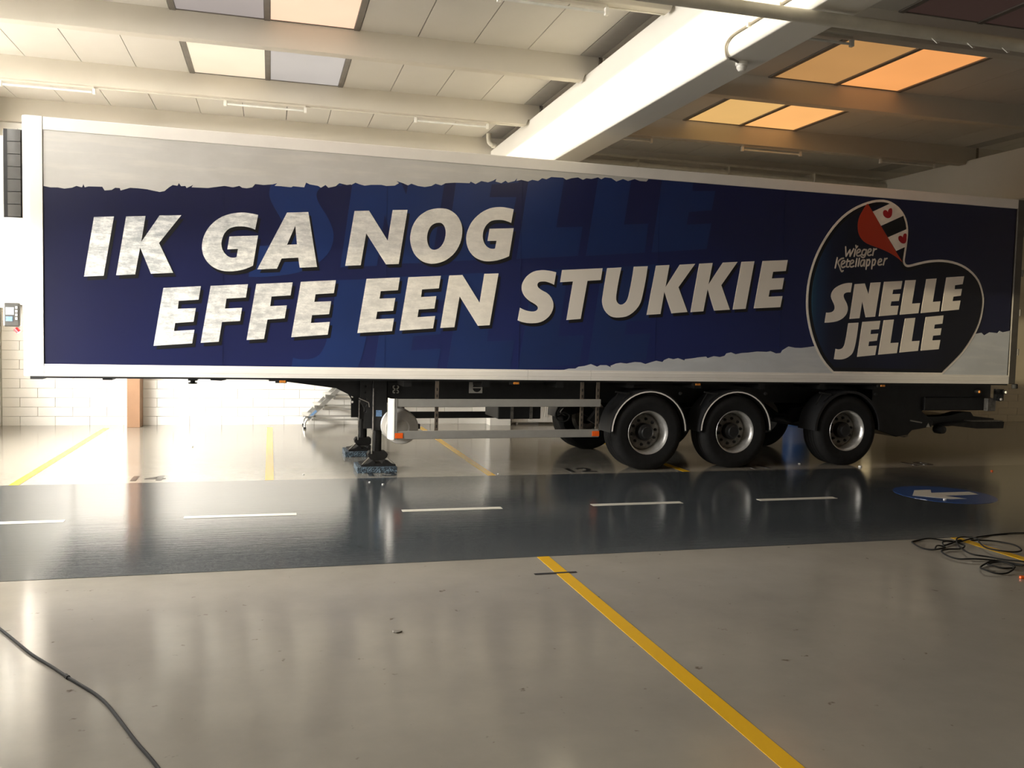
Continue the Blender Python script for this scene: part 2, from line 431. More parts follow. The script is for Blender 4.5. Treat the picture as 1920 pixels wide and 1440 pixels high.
# outlines of the prints on the trailer side, in metres on the panel
ART = {
'slogan': [[[(-1.62,2.964),(-1.418,2.982),(-1.524,2.327),(-1.722,2.309)]],[[(-1.294,2.989),(-1.095,3.007),(-1.139,2.717),(-0.948,3.022),(-0.72,3.039),(-0.954,2.716),(-0.805,2.389),(-1.038,2.369),(-1.15,2.657),(-1.202,2.355),(-1.397,2.337)]],[[(0.112,3.093),(0.079,3.099),(0.047,3.104),(0.014,3.107),(-0.016,3.11),(-0.047,3.111),(-0.077,3.109),(-0.12,3.103),(-0.163,3.095),(-0.205,3.083),(-0.245,3.067),(-0.284,3.048),(-0.32,3.025),(-0.356,2.997),(-0.388,2.966),(-0.417,2.932),(-0.441,2.897),(-0.461,2.859),(-0.478,2.82),(-0.488,2.785),(-0.495,2.749),(-0.499,2.713),(-0.499,2.68),(-0.495,2.648),(-0.488,2.616),(-0.476,2.585),(-0.46,2.555),(-0.441,2.528),(-0.417,2.503),(-0.39,2.481),(-0.361,2.463),(-0.329,2.449),(-0.295,2.439),(-0.26,2.433),(-0.226,2.431),(-0.192,2.432),(-0.158,2.435),(-0.123,2.441),(-0.089,2.448),(-0.055,2.457),(-0.016,2.472),(0.022,2.489),(0.059,2.509),(0.113,2.858),(-0.202,2.829),(-0.225,2.682),(-0.108,2.692),(-0.123,2.599),(-0.142,2.592),(-0.161,2.589),(-0.18,2.589),(-0.199,2.594),(-0.216,2.602),(-0.231,2.613),(-0.249,2.631),(-0.263,2.65),(-0.275,2.672),(-0.283,2.693),(-0.288,2.716),(-0.29,2.739),(-0.288,2.765),(-0.283,2.791),(-0.276,2.816),(-0.267,2.84),(-0.255,2.864),(-0.24,2.886),(-0.223,2.904),(-0.204,2.919),(-0.182,2.931),(-0.156,2.94),(-0.129,2.947),(-0.102,2.95),(-0.07,2.952),(-0.038,2.952),(-0.007,2.948),(0.023,2.943),(0.052,2.934),(0.08,2.923)]],[[(0.435,3.14),(0.677,3.162),(0.784,2.526),(0.585,2.509),(0.567,2.625),(0.378,2.606),(0.327,2.486),(0.106,2.468)],[(0.53,2.995),(0.551,2.779),(0.438,2.768)]],[[(1.213,3.208),(1.385,3.222),(1.614,2.879),(1.668,3.248),(1.849,3.261),(1.752,2.605),(1.598,2.594),(1.355,2.952),(1.295,2.57),(1.112,2.554)]],[[(2.249,3.305),(2.286,3.306),(2.322,3.304),(2.358,3.296),(2.395,3.28),(2.429,3.259),(2.46,3.233),(2.485,3.203),(2.505,3.168),(2.521,3.131),(2.53,3.094),(2.534,3.056),(2.533,3.018),(2.529,2.975),(2.521,2.934),(2.509,2.894),(2.491,2.852),(2.47,2.813),(2.444,2.776),(2.412,2.74),(2.376,2.709),(2.337,2.681),(2.3,2.661),(2.261,2.646),(2.221,2.635),(2.188,2.629),(2.154,2.626),(2.121,2.629),(2.086,2.635),(2.052,2.646),(2.021,2.662),(1.99,2.685),(1.961,2.712),(1.937,2.743),(1.919,2.778),(1.905,2.815),(1.894,2.853),(1.889,2.882),(1.886,2.912),(1.886,2.941),(1.891,2.983),(1.899,3.024),(1.911,3.063),(1.929,3.104),(1.952,3.144),(1.979,3.18),(2.01,3.211),(2.046,3.238),(2.084,3.263),(2.11,3.275),(2.138,3.285),(2.166,3.293),(2.193,3.299),(2.221,3.303)],[(2.232,3.13),(2.251,3.131),(2.27,3.127),(2.286,3.117),(2.302,3.099),(2.313,3.078),(2.321,3.054),(2.325,3.03),(2.326,3.006),(2.324,2.981),(2.319,2.953),(2.313,2.926),(2.303,2.899),(2.291,2.875),(2.276,2.852),(2.258,2.832),(2.239,2.816),(2.216,2.804),(2.192,2.798),(2.173,2.798),(2.154,2.803),(2.138,2.813),(2.123,2.83),(2.112,2.851),(2.104,2.872),(2.098,2.896),(2.095,2.92),(2.094,2.945),(2.096,2.972),(2.101,3),(2.109,3.026),(2.12,3.052),(2.135,3.077),(2.153,3.097),(2.177,3.113),(2.204,3.124)]],[[(3.19,3.353),(3.154,3.36),(3.117,3.365),(3.081,3.369),(3.052,3.371),(3.023,3.371),(2.994,3.369),(2.956,3.364),(2.919,3.357),(2.882,3.346),(2.841,3.328),(2.801,3.306),(2.764,3.281),(2.728,3.25),(2.694,3.217),(2.664,3.18),(2.641,3.146),(2.623,3.109),(2.607,3.071),(2.596,3.038),(2.589,3.005),(2.585,2.971),(2.586,2.938),(2.59,2.906),(2.598,2.874),(2.61,2.843),(2.624,2.813),(2.643,2.786),(2.665,2.762),(2.689,2.741),(2.717,2.723),(2.75,2.709),(2.785,2.698),(2.82,2.691),(2.852,2.689),(2.884,2.69),(2.915,2.693),(2.953,2.699),(2.991,2.707),(3.027,2.718),(3.067,2.732),(3.106,2.748),(3.144,2.767),(3.196,3.119),(2.882,3.093),(2.859,2.941),(2.976,2.95),(2.959,2.855),(2.943,2.849),(2.928,2.847),(2.912,2.847),(2.893,2.851),(2.876,2.857),(2.859,2.867),(2.842,2.881),(2.827,2.899),(2.815,2.918),(2.806,2.941),(2.799,2.966),(2.796,2.991),(2.797,3.019),(2.8,3.047),(2.807,3.074),(2.817,3.098),(2.829,3.121),(2.844,3.142),(2.862,3.161),(2.881,3.178),(2.903,3.191),(2.934,3.201),(2.966,3.207),(2.998,3.21),(3.024,3.211),(3.05,3.21),(3.076,3.207),(3.105,3.2),(3.134,3.192),(3.161,3.181)]],[[(-0.908,2.215),(-0.509,2.25),(-0.533,2.096),(-0.745,2.076),(-0.755,1.986),(-0.562,1.999),(-0.587,1.844),(-0.783,1.824),(-0.795,1.733),(-0.577,1.752),(-0.601,1.597),(-1.011,1.561)]],[[(-0.404,2.258),(0.005,2.293),(-0.018,2.139),(-0.231,2.118),(-0.247,2.004),(-0.058,2.019),(-0.081,1.866),(-0.279,1.849),(-0.313,1.622),(-0.509,1.605)]],[[(0.097,2.299),(0.506,2.334),(0.484,2.182),(0.268,2.16),(0.254,2.048),(0.443,2.063),(0.419,1.911),(0.225,1.891),(0.188,1.665),(-0.007,1.648)]],[[(0.6,2.344),(1.006,2.38),(0.983,2.225),(0.77,2.205),(0.757,2.114),(0.953,2.129),(0.93,1.975),(0.732,1.956),(0.72,1.864),(0.94,1.883),(0.917,1.731),(0.496,1.691)]],[[(1.367,2.41),(1.769,2.443),(1.748,2.289),(1.539,2.269),(1.526,2.179),(1.718,2.193),(1.694,2.039),(1.501,2.021),(1.486,1.93),(1.706,1.947),(1.684,1.792),(1.267,1.759)]],[[(1.873,2.451),(2.275,2.485),(2.253,2.33),(2.044,2.309),(2.033,2.216),(2.224,2.234),(2.202,2.081),(2.007,2.063),(1.994,1.969),(2.214,1.99),(2.19,1.837),(1.776,1.8)]],[[(2.381,2.493),(2.547,2.506),(2.775,2.172),(2.828,2.533),(3.012,2.546),(2.911,1.895),(2.76,1.883),(2.517,2.242),(2.459,1.858),(2.281,1.844)]],[[(3.778,2.592),(3.741,2.6),(3.704,2.606),(3.667,2.61),(3.637,2.612),(3.607,2.613),(3.577,2.611),(3.541,2.606),(3.505,2.599),(3.471,2.587),(3.438,2.569),(3.407,2.546),(3.379,2.52),(3.359,2.494),(3.342,2.465),(3.328,2.434),(3.322,2.409),(3.32,2.384),(3.322,2.358),(3.329,2.332),(3.34,2.307),(3.355,2.284),(3.373,2.261),(3.395,2.241),(3.418,2.223),(3.445,2.207),(3.473,2.194),(3.5,2.179),(3.516,2.169),(3.53,2.157),(3.541,2.142),(3.543,2.129),(3.54,2.115),(3.533,2.104),(3.519,2.093),(3.502,2.087),(3.485,2.084),(3.455,2.083),(3.425,2.086),(3.395,2.091),(3.364,2.1),(3.333,2.112),(3.304,2.126),(3.279,1.966),(3.309,1.954),(3.341,1.945),(3.373,1.939),(3.405,1.935),(3.438,1.933),(3.471,1.934),(3.51,1.937),(3.549,1.942),(3.587,1.953),(3.622,1.969),(3.654,1.99),(3.684,2.015),(3.707,2.041),(3.726,2.07),(3.74,2.102),(3.748,2.129),(3.752,2.158),(3.751,2.187),(3.746,2.214),(3.735,2.239),(3.722,2.263),(3.706,2.284),(3.687,2.304),(3.666,2.32),(3.64,2.335),(3.612,2.346),(3.584,2.36),(3.566,2.371),(3.548,2.384),(3.534,2.4),(3.529,2.414),(3.528,2.428),(3.533,2.442),(3.543,2.453),(3.557,2.461),(3.572,2.465),(3.599,2.468),(3.626,2.469),(3.653,2.466),(3.687,2.458),(3.721,2.447),(3.753,2.432)]],[[(3.856,2.625),(4.415,2.673),(4.394,2.519),(4.209,2.501),(4.13,2.008),(3.935,1.988),(4.009,2.485),(3.834,2.468)]],[[(4.478,2.676),(4.68,2.696),(4.655,2.574),(4.634,2.452),(4.618,2.329),(4.617,2.3),(4.619,2.272),(4.629,2.246),(4.644,2.228),(4.664,2.214),(4.687,2.209),(4.713,2.214),(4.737,2.228),(4.757,2.246),(4.775,2.273),(4.787,2.303),(4.795,2.335),(4.819,2.46),(4.839,2.586),(4.855,2.712),(5.056,2.728),(5.04,2.599),(5.02,2.47),(4.995,2.342),(4.984,2.293),(4.968,2.244),(4.945,2.2),(4.908,2.153),(4.864,2.112),(4.815,2.078),(4.771,2.058),(4.723,2.047),(4.674,2.041),(4.632,2.039),(4.59,2.042),(4.55,2.053),(4.515,2.073),(4.484,2.1),(4.458,2.132),(4.441,2.164),(4.429,2.199),(4.422,2.235),(4.421,2.27),(4.425,2.305),(4.43,2.339),(4.445,2.452),(4.461,2.564)]],[[(5.174,2.74),(5.371,2.759),(5.324,2.462),(5.523,2.769),(5.752,2.791),(5.515,2.469),(5.662,2.143),(5.427,2.118),(5.309,2.402),(5.264,2.104),(5.063,2.087)]],[[(5.812,2.795),(6.014,2.815),(5.962,2.522),(6.168,2.827),(6.394,2.847),(6.158,2.521),(6.303,2.194),(6.063,2.173),(5.952,2.461),(5.9,2.159),(5.709,2.142)]],[[(6.454,2.85),(6.655,2.868),(6.547,2.213),(6.347,2.197)]],[[(6.781,2.876),(7.181,2.909),(7.157,2.756),(6.954,2.736),(6.939,2.644),(7.135,2.66),(7.111,2.503),(6.915,2.484),(6.9,2.391),(7.121,2.408),(7.094,2.253),(6.675,2.223)]]],
'logo': [[[(8.252,2.634),(8.219,2.634),(8.186,2.632),(8.154,2.627),(8.12,2.62),(8.087,2.61),(8.055,2.598),(8.024,2.584),(7.994,2.568),(7.966,2.549),(7.946,2.53),(7.929,2.508),(7.915,2.484),(7.909,2.465),(7.906,2.446),(7.907,2.427),(7.914,2.407),(7.923,2.389),(7.934,2.371),(7.945,2.353),(7.956,2.335),(7.966,2.316),(7.972,2.3),(7.976,2.283),(7.977,2.267),(7.974,2.252),(7.967,2.239),(7.958,2.227),(7.946,2.218),(7.932,2.211),(7.918,2.207),(7.892,2.202),(7.866,2.2),(7.839,2.2),(7.82,2.057),(7.858,2.058),(7.896,2.061),(7.934,2.066),(7.97,2.071),(8.006,2.078),(8.041,2.088),(8.072,2.101),(8.103,2.117),(8.131,2.136),(8.152,2.156),(8.171,2.177),(8.186,2.202),(8.194,2.225),(8.199,2.249),(8.199,2.274),(8.194,2.298),(8.185,2.321),(8.174,2.344),(8.162,2.363),(8.149,2.381),(8.137,2.399),(8.129,2.413),(8.122,2.427),(8.118,2.441),(8.118,2.454),(8.122,2.467),(8.129,2.477),(8.141,2.486),(8.155,2.492),(8.17,2.496),(8.19,2.499),(8.211,2.5),(8.233,2.499)]],[[(8.294,2.618),(8.465,2.636),(8.537,2.481),(8.562,2.649),(8.737,2.664),(8.669,2.166),(8.507,2.152),(8.437,2.381),(8.404,2.137),(8.233,2.121)]],[[(8.793,2.672),(9.112,2.697),(9.094,2.581),(8.958,2.563),(8.949,2.5),(9.086,2.51),(9.068,2.406),(8.938,2.394),(8.926,2.329),(9.068,2.337),(9.05,2.206),(8.732,2.174)]],[[(9.161,2.707),(9.349,2.721),(9.301,2.375),(9.443,2.387),(9.423,2.239),(9.096,2.206)]],[[(9.532,2.741),(9.718,2.758),(9.67,2.412),(9.807,2.426),(9.794,2.276),(9.466,2.241)]],[[(9.89,2.78),(10.217,2.812),(10.196,2.693),(10.057,2.671),(10.054,2.613),(10.189,2.623),(10.173,2.521),(10.039,2.502),(10.028,2.435),(10.174,2.451),(10.152,2.314),(9.832,2.279)]],[[(8.217,2.06),(8.391,2.074),(8.384,1.977),(8.373,1.881),(8.359,1.785),(8.349,1.735),(8.336,1.686),(8.316,1.64),(8.294,1.613),(8.266,1.591),(8.235,1.572),(8.203,1.558),(8.169,1.548),(8.135,1.542),(8.092,1.539),(8.048,1.54),(8.004,1.545),(8.023,1.692),(8.046,1.686),(8.07,1.684),(8.094,1.686),(8.114,1.691),(8.133,1.7),(8.148,1.714),(8.163,1.74),(8.174,1.77),(8.18,1.8),(8.196,1.886),(8.208,1.973)]],[[(8.455,2.085),(8.763,2.111),(8.745,1.988),(8.61,1.975),(8.605,1.913),(8.737,1.925),(8.72,1.821),(8.586,1.806),(8.578,1.739),(8.723,1.75),(8.702,1.613),(8.393,1.582)]],[[(8.821,2.119),(8.998,2.135),(8.956,1.792),(9.098,1.801),(9.079,1.648),(8.754,1.619)]],[[(9.192,2.155),(9.374,2.17),(9.33,1.826),(9.47,1.836),(9.45,1.687),(9.122,1.656)]],[[(9.558,2.186),(9.877,2.22),(9.865,2.097),(9.727,2.08),(9.719,2.019),(9.853,2.03),(9.839,1.928),(9.707,1.915),(9.697,1.846),(9.844,1.856),(9.823,1.718),(9.497,1.69)]]],
'heart': [(8.012,1.336),(7.935,1.394),(7.865,1.457),(7.801,1.528),(7.742,1.61),(7.69,1.698),(7.644,1.789),(7.604,1.886),(7.57,1.986),(7.542,2.087),(7.524,2.173),(7.512,2.26),(7.506,2.347),(7.506,2.447),(7.511,2.547),(7.524,2.646),(7.544,2.748),(7.572,2.849),(7.606,2.947),(7.649,3.046),(7.699,3.142),(7.755,3.234),(7.818,3.326),(7.887,3.415),(7.962,3.497),(8.035,3.565),(8.113,3.626),(8.196,3.68),(8.281,3.725),(8.369,3.764),(8.46,3.796),(8.526,3.816),(8.594,3.83),(8.662,3.838),(8.724,3.84),(8.786,3.835),(8.847,3.822),(8.906,3.799),(8.962,3.769),(9.014,3.732),(9.058,3.692),(9.096,3.646),(9.127,3.596),(9.15,3.541),(9.164,3.484),(9.173,3.426),(9.175,3.362),(9.171,3.297),(9.166,3.233),(9.159,3.169),(9.15,3.104),(9.142,3.04),(9.14,3.017),(9.139,2.994),(9.142,2.972),(9.149,2.958),(9.159,2.947),(9.172,2.939),(9.19,2.935),(9.208,2.935),(9.226,2.938),(9.273,2.948),(9.319,2.961),(9.366,2.973),(9.436,2.989),(9.506,3.005),(9.577,3.018),(9.656,3.028),(9.736,3.035),(9.816,3.037),(9.906,3.033),(9.996,3.023),(10.085,3.006),(10.163,2.984),(10.239,2.955),(10.312,2.918),(10.379,2.875),(10.441,2.825),(10.496,2.767),(10.539,2.7),(10.572,2.627),(10.598,2.551),(10.61,2.492),(10.613,2.432),(10.61,2.372),(10.601,2.29),(10.587,2.209),(10.565,2.13),(10.534,2.053),(10.497,1.978),(10.455,1.907),(10.399,1.822),(10.338,1.741),(10.273,1.663),(10.21,1.599),(10.144,1.539),(10.076,1.481),(10.019,1.431),(9.961,1.383),(9.902,1.335)],
'heart_in': [(8.013,1.37),(7.956,1.42),(7.889,1.481),(7.828,1.549),(7.77,1.629),(7.72,1.714),(7.675,1.803),(7.635,1.898),(7.602,1.996),(7.575,2.095),(7.557,2.179),(7.546,2.263),(7.54,2.349),(7.54,2.447),(7.545,2.544),(7.557,2.641),(7.577,2.741),(7.604,2.839),(7.638,2.935),(7.68,3.031),(7.729,3.125),(7.784,3.216),(7.846,3.306),(7.913,3.393),(7.986,3.473),(8.057,3.539),(8.133,3.598),(8.214,3.651),(8.296,3.695),(8.382,3.732),(8.471,3.764),(8.534,3.783),(8.599,3.797),(8.665,3.804),(8.723,3.806),(8.781,3.801),(8.837,3.789),(8.892,3.768),(8.944,3.74),(8.993,3.706),(9.033,3.668),(9.068,3.626),(9.097,3.58),(9.117,3.531),(9.131,3.477),(9.139,3.423),(9.141,3.362),(9.137,3.3),(9.132,3.237),(9.125,3.173),(9.116,3.108),(9.109,3.044),(9.106,3.02),(9.105,2.993),(9.109,2.963),(9.12,2.939),(9.137,2.921),(9.16,2.907),(9.186,2.901),(9.211,2.901),(9.233,2.904),(9.281,2.915),(9.328,2.928),(9.374,2.94),(9.443,2.956),(9.513,2.972),(9.582,2.984),(9.66,2.994),(9.738,3.001),(9.815,3.003),(9.903,2.999),(9.991,2.989),(10.077,2.973),(10.152,2.952),(10.225,2.924),(10.295,2.888),(10.359,2.847),(10.418,2.8),(10.469,2.746),(10.509,2.684),(10.541,2.615),(10.565,2.542),(10.576,2.488),(10.579,2.432),(10.577,2.374),(10.568,2.295),(10.553,2.217),(10.532,2.141),(10.503,2.067),(10.467,1.995),(10.426,1.925),(10.371,1.842),(10.312,1.762),(10.248,1.686),(10.187,1.624),(10.121,1.565),(10.054,1.506),(9.997,1.457),(9.939,1.409),(9.901,1.369)],
'heart_grad': [(8.014,1.421),(7.989,1.459),(7.925,1.517),(7.868,1.581),(7.813,1.657),(7.765,1.739),(7.722,1.825),(7.683,1.916),(7.651,2.011),(7.624,2.107),(7.607,2.187),(7.597,2.268),(7.591,2.35),(7.591,2.445),(7.596,2.54),(7.608,2.632),(7.627,2.729),(7.653,2.824),(7.685,2.916),(7.726,3.009),(7.773,3.1),(7.827,3.188),(7.887,3.276),(7.952,3.36),(8.022,3.438),(8.089,3.5),(8.163,3.556),(8.24,3.607),(8.318,3.649),(8.401,3.685),(8.487,3.716),(8.547,3.734),(8.607,3.746),(8.668,3.753),(8.722,3.755),(8.774,3.751),(8.822,3.741),(8.871,3.722),(8.917,3.697),(8.961,3.666),(8.996,3.633),(9.027,3.596),(9.051,3.557),(9.069,3.515),(9.081,3.467),(9.088,3.418),(9.09,3.363),(9.086,3.304),(9.081,3.241),(9.074,3.179),(9.066,3.115),(9.058,3.049),(9.055,3.024),(9.054,2.991),(9.06,2.95),(9.078,2.911),(9.105,2.881),(9.141,2.86),(9.18,2.85),(9.214,2.85),(9.243,2.854),(9.294,2.866),(9.341,2.879),(9.386,2.89),(9.455,2.907),(9.523,2.922),(9.589,2.934),(9.665,2.944),(9.74,2.95),(9.814,2.952),(9.899,2.948),(9.983,2.939),(10.065,2.923),(10.136,2.903),(10.205,2.877),(10.269,2.844),(10.329,2.806),(10.384,2.762),(10.429,2.714),(10.464,2.659),(10.493,2.596),(10.516,2.529),(10.525,2.482),(10.528,2.431),(10.526,2.379),(10.517,2.302),(10.504,2.228),(10.484,2.157),(10.457,2.087),(10.423,2.019),(10.383,1.952),(10.33,1.871),(10.272,1.794),(10.21,1.72),(10.152,1.661),(10.087,1.603),(10.02,1.545),(9.964,1.496),(9.907,1.448),(9.9,1.42)],
'curl': [(8.439,3.761),(8.417,3.733),(8.396,3.703),(8.376,3.673),(8.354,3.635),(8.332,3.596),(8.316,3.556),(8.305,3.519),(8.3,3.481),(8.299,3.442),(8.304,3.401),(8.313,3.36),(8.329,3.322),(8.352,3.287),(8.38,3.257),(8.413,3.232),(8.453,3.211),(8.497,3.195),(8.541,3.182),(8.594,3.168),(8.649,3.156),(8.703,3.142),(8.754,3.127),(8.805,3.111),(8.855,3.093),(8.896,3.077),(8.936,3.06),(8.974,3.041),(9.016,3.019),(9.056,2.995),(9.095,2.97),(9.051,3.022),(9.007,3.074),(8.963,3.127),(8.915,3.188),(8.867,3.249),(8.819,3.311),(8.774,3.367),(8.728,3.423),(8.683,3.479),(8.636,3.539),(8.589,3.599),(8.541,3.659),(8.513,3.694),(8.483,3.728),(8.453,3.762)],
'stripe1': [(8.541,3.659),(8.837,3.795),(8.858,3.799),(8.88,3.8),(8.9,3.796),(8.932,3.784),(8.962,3.768),(8.99,3.749),(9.018,3.726),(9.044,3.7),(9.07,3.673),(9.078,3.664),(9.085,3.654),(9.092,3.643),(8.695,3.467)],
'stripe2': [(8.822,3.311),(9.148,3.448),(9.156,3.422),(9.161,3.395),(9.165,3.368),(9.166,3.336),(9.164,3.303),(9.161,3.271),(9.157,3.245),(9.151,3.219),(9.144,3.194),(8.978,3.123)],
'sdark': [(8.713,3.466),(9.072,3.633),(9.136,3.457),(8.836,3.316)],
'h1': [(8.801,3.666),(8.794,3.678),(8.785,3.687),(8.774,3.693),(8.76,3.696),(8.746,3.695),(8.734,3.69),(8.725,3.683),(8.72,3.672),(8.718,3.661),(8.719,3.644),(8.724,3.628),(8.732,3.615),(8.75,3.6),(8.77,3.589),(8.792,3.583),(8.809,3.582),(8.827,3.586),(8.843,3.593),(8.854,3.602),(8.863,3.614),(8.87,3.628),(8.874,3.645),(8.876,3.663),(8.876,3.68),(8.875,3.695),(8.873,3.71),(8.866,3.723),(8.857,3.728),(8.846,3.728),(8.835,3.725),(8.824,3.719),(8.815,3.71),(8.808,3.7),(8.803,3.69),(8.801,3.678)],
'h2': [(9.082,3.32),(9.075,3.33),(9.066,3.338),(9.055,3.342),(9.041,3.345),(9.027,3.343),(9.015,3.338),(9.007,3.331),(9.003,3.321),(9.002,3.311),(9.005,3.297),(9.01,3.284),(9.019,3.273),(9.035,3.259),(9.053,3.246),(9.073,3.238),(9.091,3.235),(9.109,3.236),(9.125,3.243),(9.136,3.253),(9.142,3.266),(9.146,3.28),(9.149,3.296),(9.148,3.312),(9.147,3.328),(9.147,3.345),(9.147,3.362),(9.141,3.376),(9.131,3.382),(9.118,3.382),(9.105,3.379),(9.097,3.373),(9.091,3.364),(9.087,3.354),(9.084,3.343),(9.082,3.332)],
'strokes': [[(8.113,3.137),(8.127,3.006),(8.188,3.1),(8.193,3.009),(8.25,3.118)],[(8.279,3.11),(8.263,3.012)],[(8.283,3.166),(8.293,3.132),(8.313,3.156)],[(8.306,3.056),(8.358,3.085),(8.36,3.108),(8.335,3.113),(8.308,3.088),(8.3,3.046),(8.319,3.021),(8.357,3.026),(8.378,3.038)],[(8.455,3.113),(8.42,3.114),(8.396,3.087),(8.395,3.045),(8.424,3.035),(8.454,3.066),(8.466,3.114),(8.449,3.03),(8.419,3.002),(8.383,3.012)],[(8.493,3.074),(8.541,3.1),(8.543,3.124),(8.518,3.128),(8.495,3.103),(8.486,3.062),(8.509,3.036),(8.551,3.047)],[(8.589,3.135),(8.576,3.042)],[(8.584,3.096),(8.604,3.127),(8.635,3.134)],[(7.982,2.978),(7.955,2.833)],[(8.087,2.977),(8.042,2.963),(7.999,2.915),(8.027,2.857),(8.051,2.805),(8.069,2.788),(8.089,2.801)],[(8.057,2.885),(8.107,2.914),(8.11,2.937),(8.085,2.942),(8.058,2.917),(8.054,2.87),(8.08,2.845),(8.117,2.861)],[(8.157,2.963),(8.141,2.874),(8.159,2.857),(8.18,2.861)],[(8.141,2.933),(8.19,2.941)],[(8.206,2.9),(8.254,2.926),(8.256,2.95),(8.231,2.955),(8.205,2.93),(8.197,2.882),(8.222,2.859),(8.264,2.874)],[(8.311,2.982),(8.296,2.869)],[(8.353,2.987),(8.338,2.877)],[(8.435,2.967),(8.4,2.963),(8.377,2.926),(8.383,2.882),(8.411,2.886),(8.434,2.929),(8.446,2.968),(8.44,2.882)],[(8.484,2.976),(8.474,2.839)],[(8.485,2.961),(8.519,2.98),(8.535,2.951),(8.517,2.897),(8.482,2.886)],[(8.58,2.983),(8.57,2.849)],[(8.584,2.971),(8.615,2.988),(8.631,2.962),(8.613,2.907),(8.578,2.897)],[(8.679,2.943),(8.728,2.966),(8.73,2.99),(8.704,2.995),(8.681,2.97),(8.672,2.928),(8.695,2.908),(8.738,2.919)],[(8.786,3.005),(8.767,2.914)],[(8.781,2.969),(8.798,2.999),(8.826,3.01)]],
'torn_top': [(-2.121,3.267),(-2.049,3.256),(-1.976,3.261),(-1.913,3.252),(-1.839,3.267),(-1.794,3.29),(-1.738,3.278),(-1.724,3.315),(-1.711,3.28),(-1.674,3.293),(-1.535,3.299),(-1.512,3.26),(-1.441,3.271),(-1.404,3.298),(-1.357,3.297),(-1.351,3.271),(-1.253,3.308),(-1.177,3.308),(-1.081,3.304),(-1.024,3.294),(-0.947,3.283),(-0.898,3.296),(-0.85,3.341),(-0.811,3.37),(-0.762,3.364),(-0.747,3.396),(-0.723,3.362),(-0.678,3.369),(-0.665,3.346),(-0.596,3.386),(-0.612,3.358),(-0.438,3.362),(-0.338,3.383),(-0.258,3.399),(-0.167,3.389),(-0.097,3.411),(-0.066,3.392),(-0.015,3.389),(0.046,3.404),(0.076,3.444),(0.169,3.44),(0.272,3.454),(0.323,3.472),(0.292,3.438),(0.365,3.439),(0.48,3.435),(0.501,3.449),(0.627,3.445),(0.648,3.502),(0.69,3.484),(0.786,3.473),(0.818,3.454),(0.871,3.49),(0.904,3.46),(0.989,3.484),(1.032,3.523),(1.119,3.508),(1.166,3.518),(1.172,3.513),(1.22,3.542),(1.27,3.526),(1.329,3.514),(1.408,3.53),(1.527,3.538),(1.587,3.529),(1.688,3.54),(1.738,3.573),(1.707,3.597),(1.788,3.577),(1.849,3.555),(1.89,3.578),(1.972,3.556),(2.054,3.55),(2.136,3.568),(2.187,3.599),(2.26,3.584),(2.311,3.614),(2.426,3.629),(2.615,3.636),(2.626,3.657),(2.69,3.631),(2.763,3.673),(2.849,3.663),(2.913,3.688),(2.955,3.716),(2.946,3.68),(3.021,3.665),(3.075,3.7),(3.108,3.678),(3.194,3.705),(3.226,3.742),(3.216,3.706),(3.281,3.725),(3.37,3.711),(3.424,3.736),(3.502,3.727),(3.556,3.766),(3.612,3.756),(3.678,3.79),(3.836,3.793),(3.881,3.769),(3.949,3.795),(4.039,3.812),(4.108,3.786),(4.154,3.81),(4.223,3.805),(4.314,3.833),(4.361,3.811),(4.407,3.839),(4.5,3.836),(4.571,3.798),(4.664,3.837),(4.735,3.816),(4.829,3.849),(4.901,3.829),(4.996,3.829),(5.02,3.854)],
'torn_bot': [(3.917,1.345),(3.992,1.362),(4.078,1.363),(4.12,1.388),(4.206,1.399),(4.292,1.425),(4.381,1.391),(4.424,1.412),(4.512,1.413),(4.579,1.384),(4.567,1.404),(4.644,1.436),(4.71,1.447),(4.799,1.438),(4.911,1.46),(5.001,1.457),(5.07,1.435),(5.159,1.463),(5.227,1.481),(5.319,1.465),(5.341,1.491),(5.409,1.519),(5.479,1.505),(5.547,1.521),(5.642,1.491),(5.653,1.508),(5.78,1.524),(5.85,1.536),(5.968,1.548),(5.992,1.527),(6.086,1.556),(6.182,1.545),(6.253,1.563),(6.276,1.596),(6.347,1.612),(6.421,1.587),(6.517,1.606),(6.614,1.612),(6.76,1.631),(6.908,1.628),(6.969,1.639),(7.058,1.608),(7.133,1.616),(7.156,1.654),(7.253,1.71),(7.355,1.694),(7.456,1.692),(7.558,1.704),(7.685,1.722),(10.514,1.964),(10.6,1.98),(10.653,1.941),(10.75,1.99),(10.903,1.981),(10.939,2.015),(11.004,1.996),(11.142,2.023)],
'ghostT': [2.531,-0.014,7.82,2.057,0.01,2.378],
}
# ------------------------------------------------------------------ room shell
ZC, ZB, ZG0, ZG1 = 5.54, 5.22, 4.40, 5.30          # ceiling, beam soffit, girder bottom, girder top
YB, XR, YF = 16.78, 21.5, -6.0                      # back wall, right wall, front wall
G1, G2 = 4.07, 12.80                                # left faces of the two girders
GW = .40

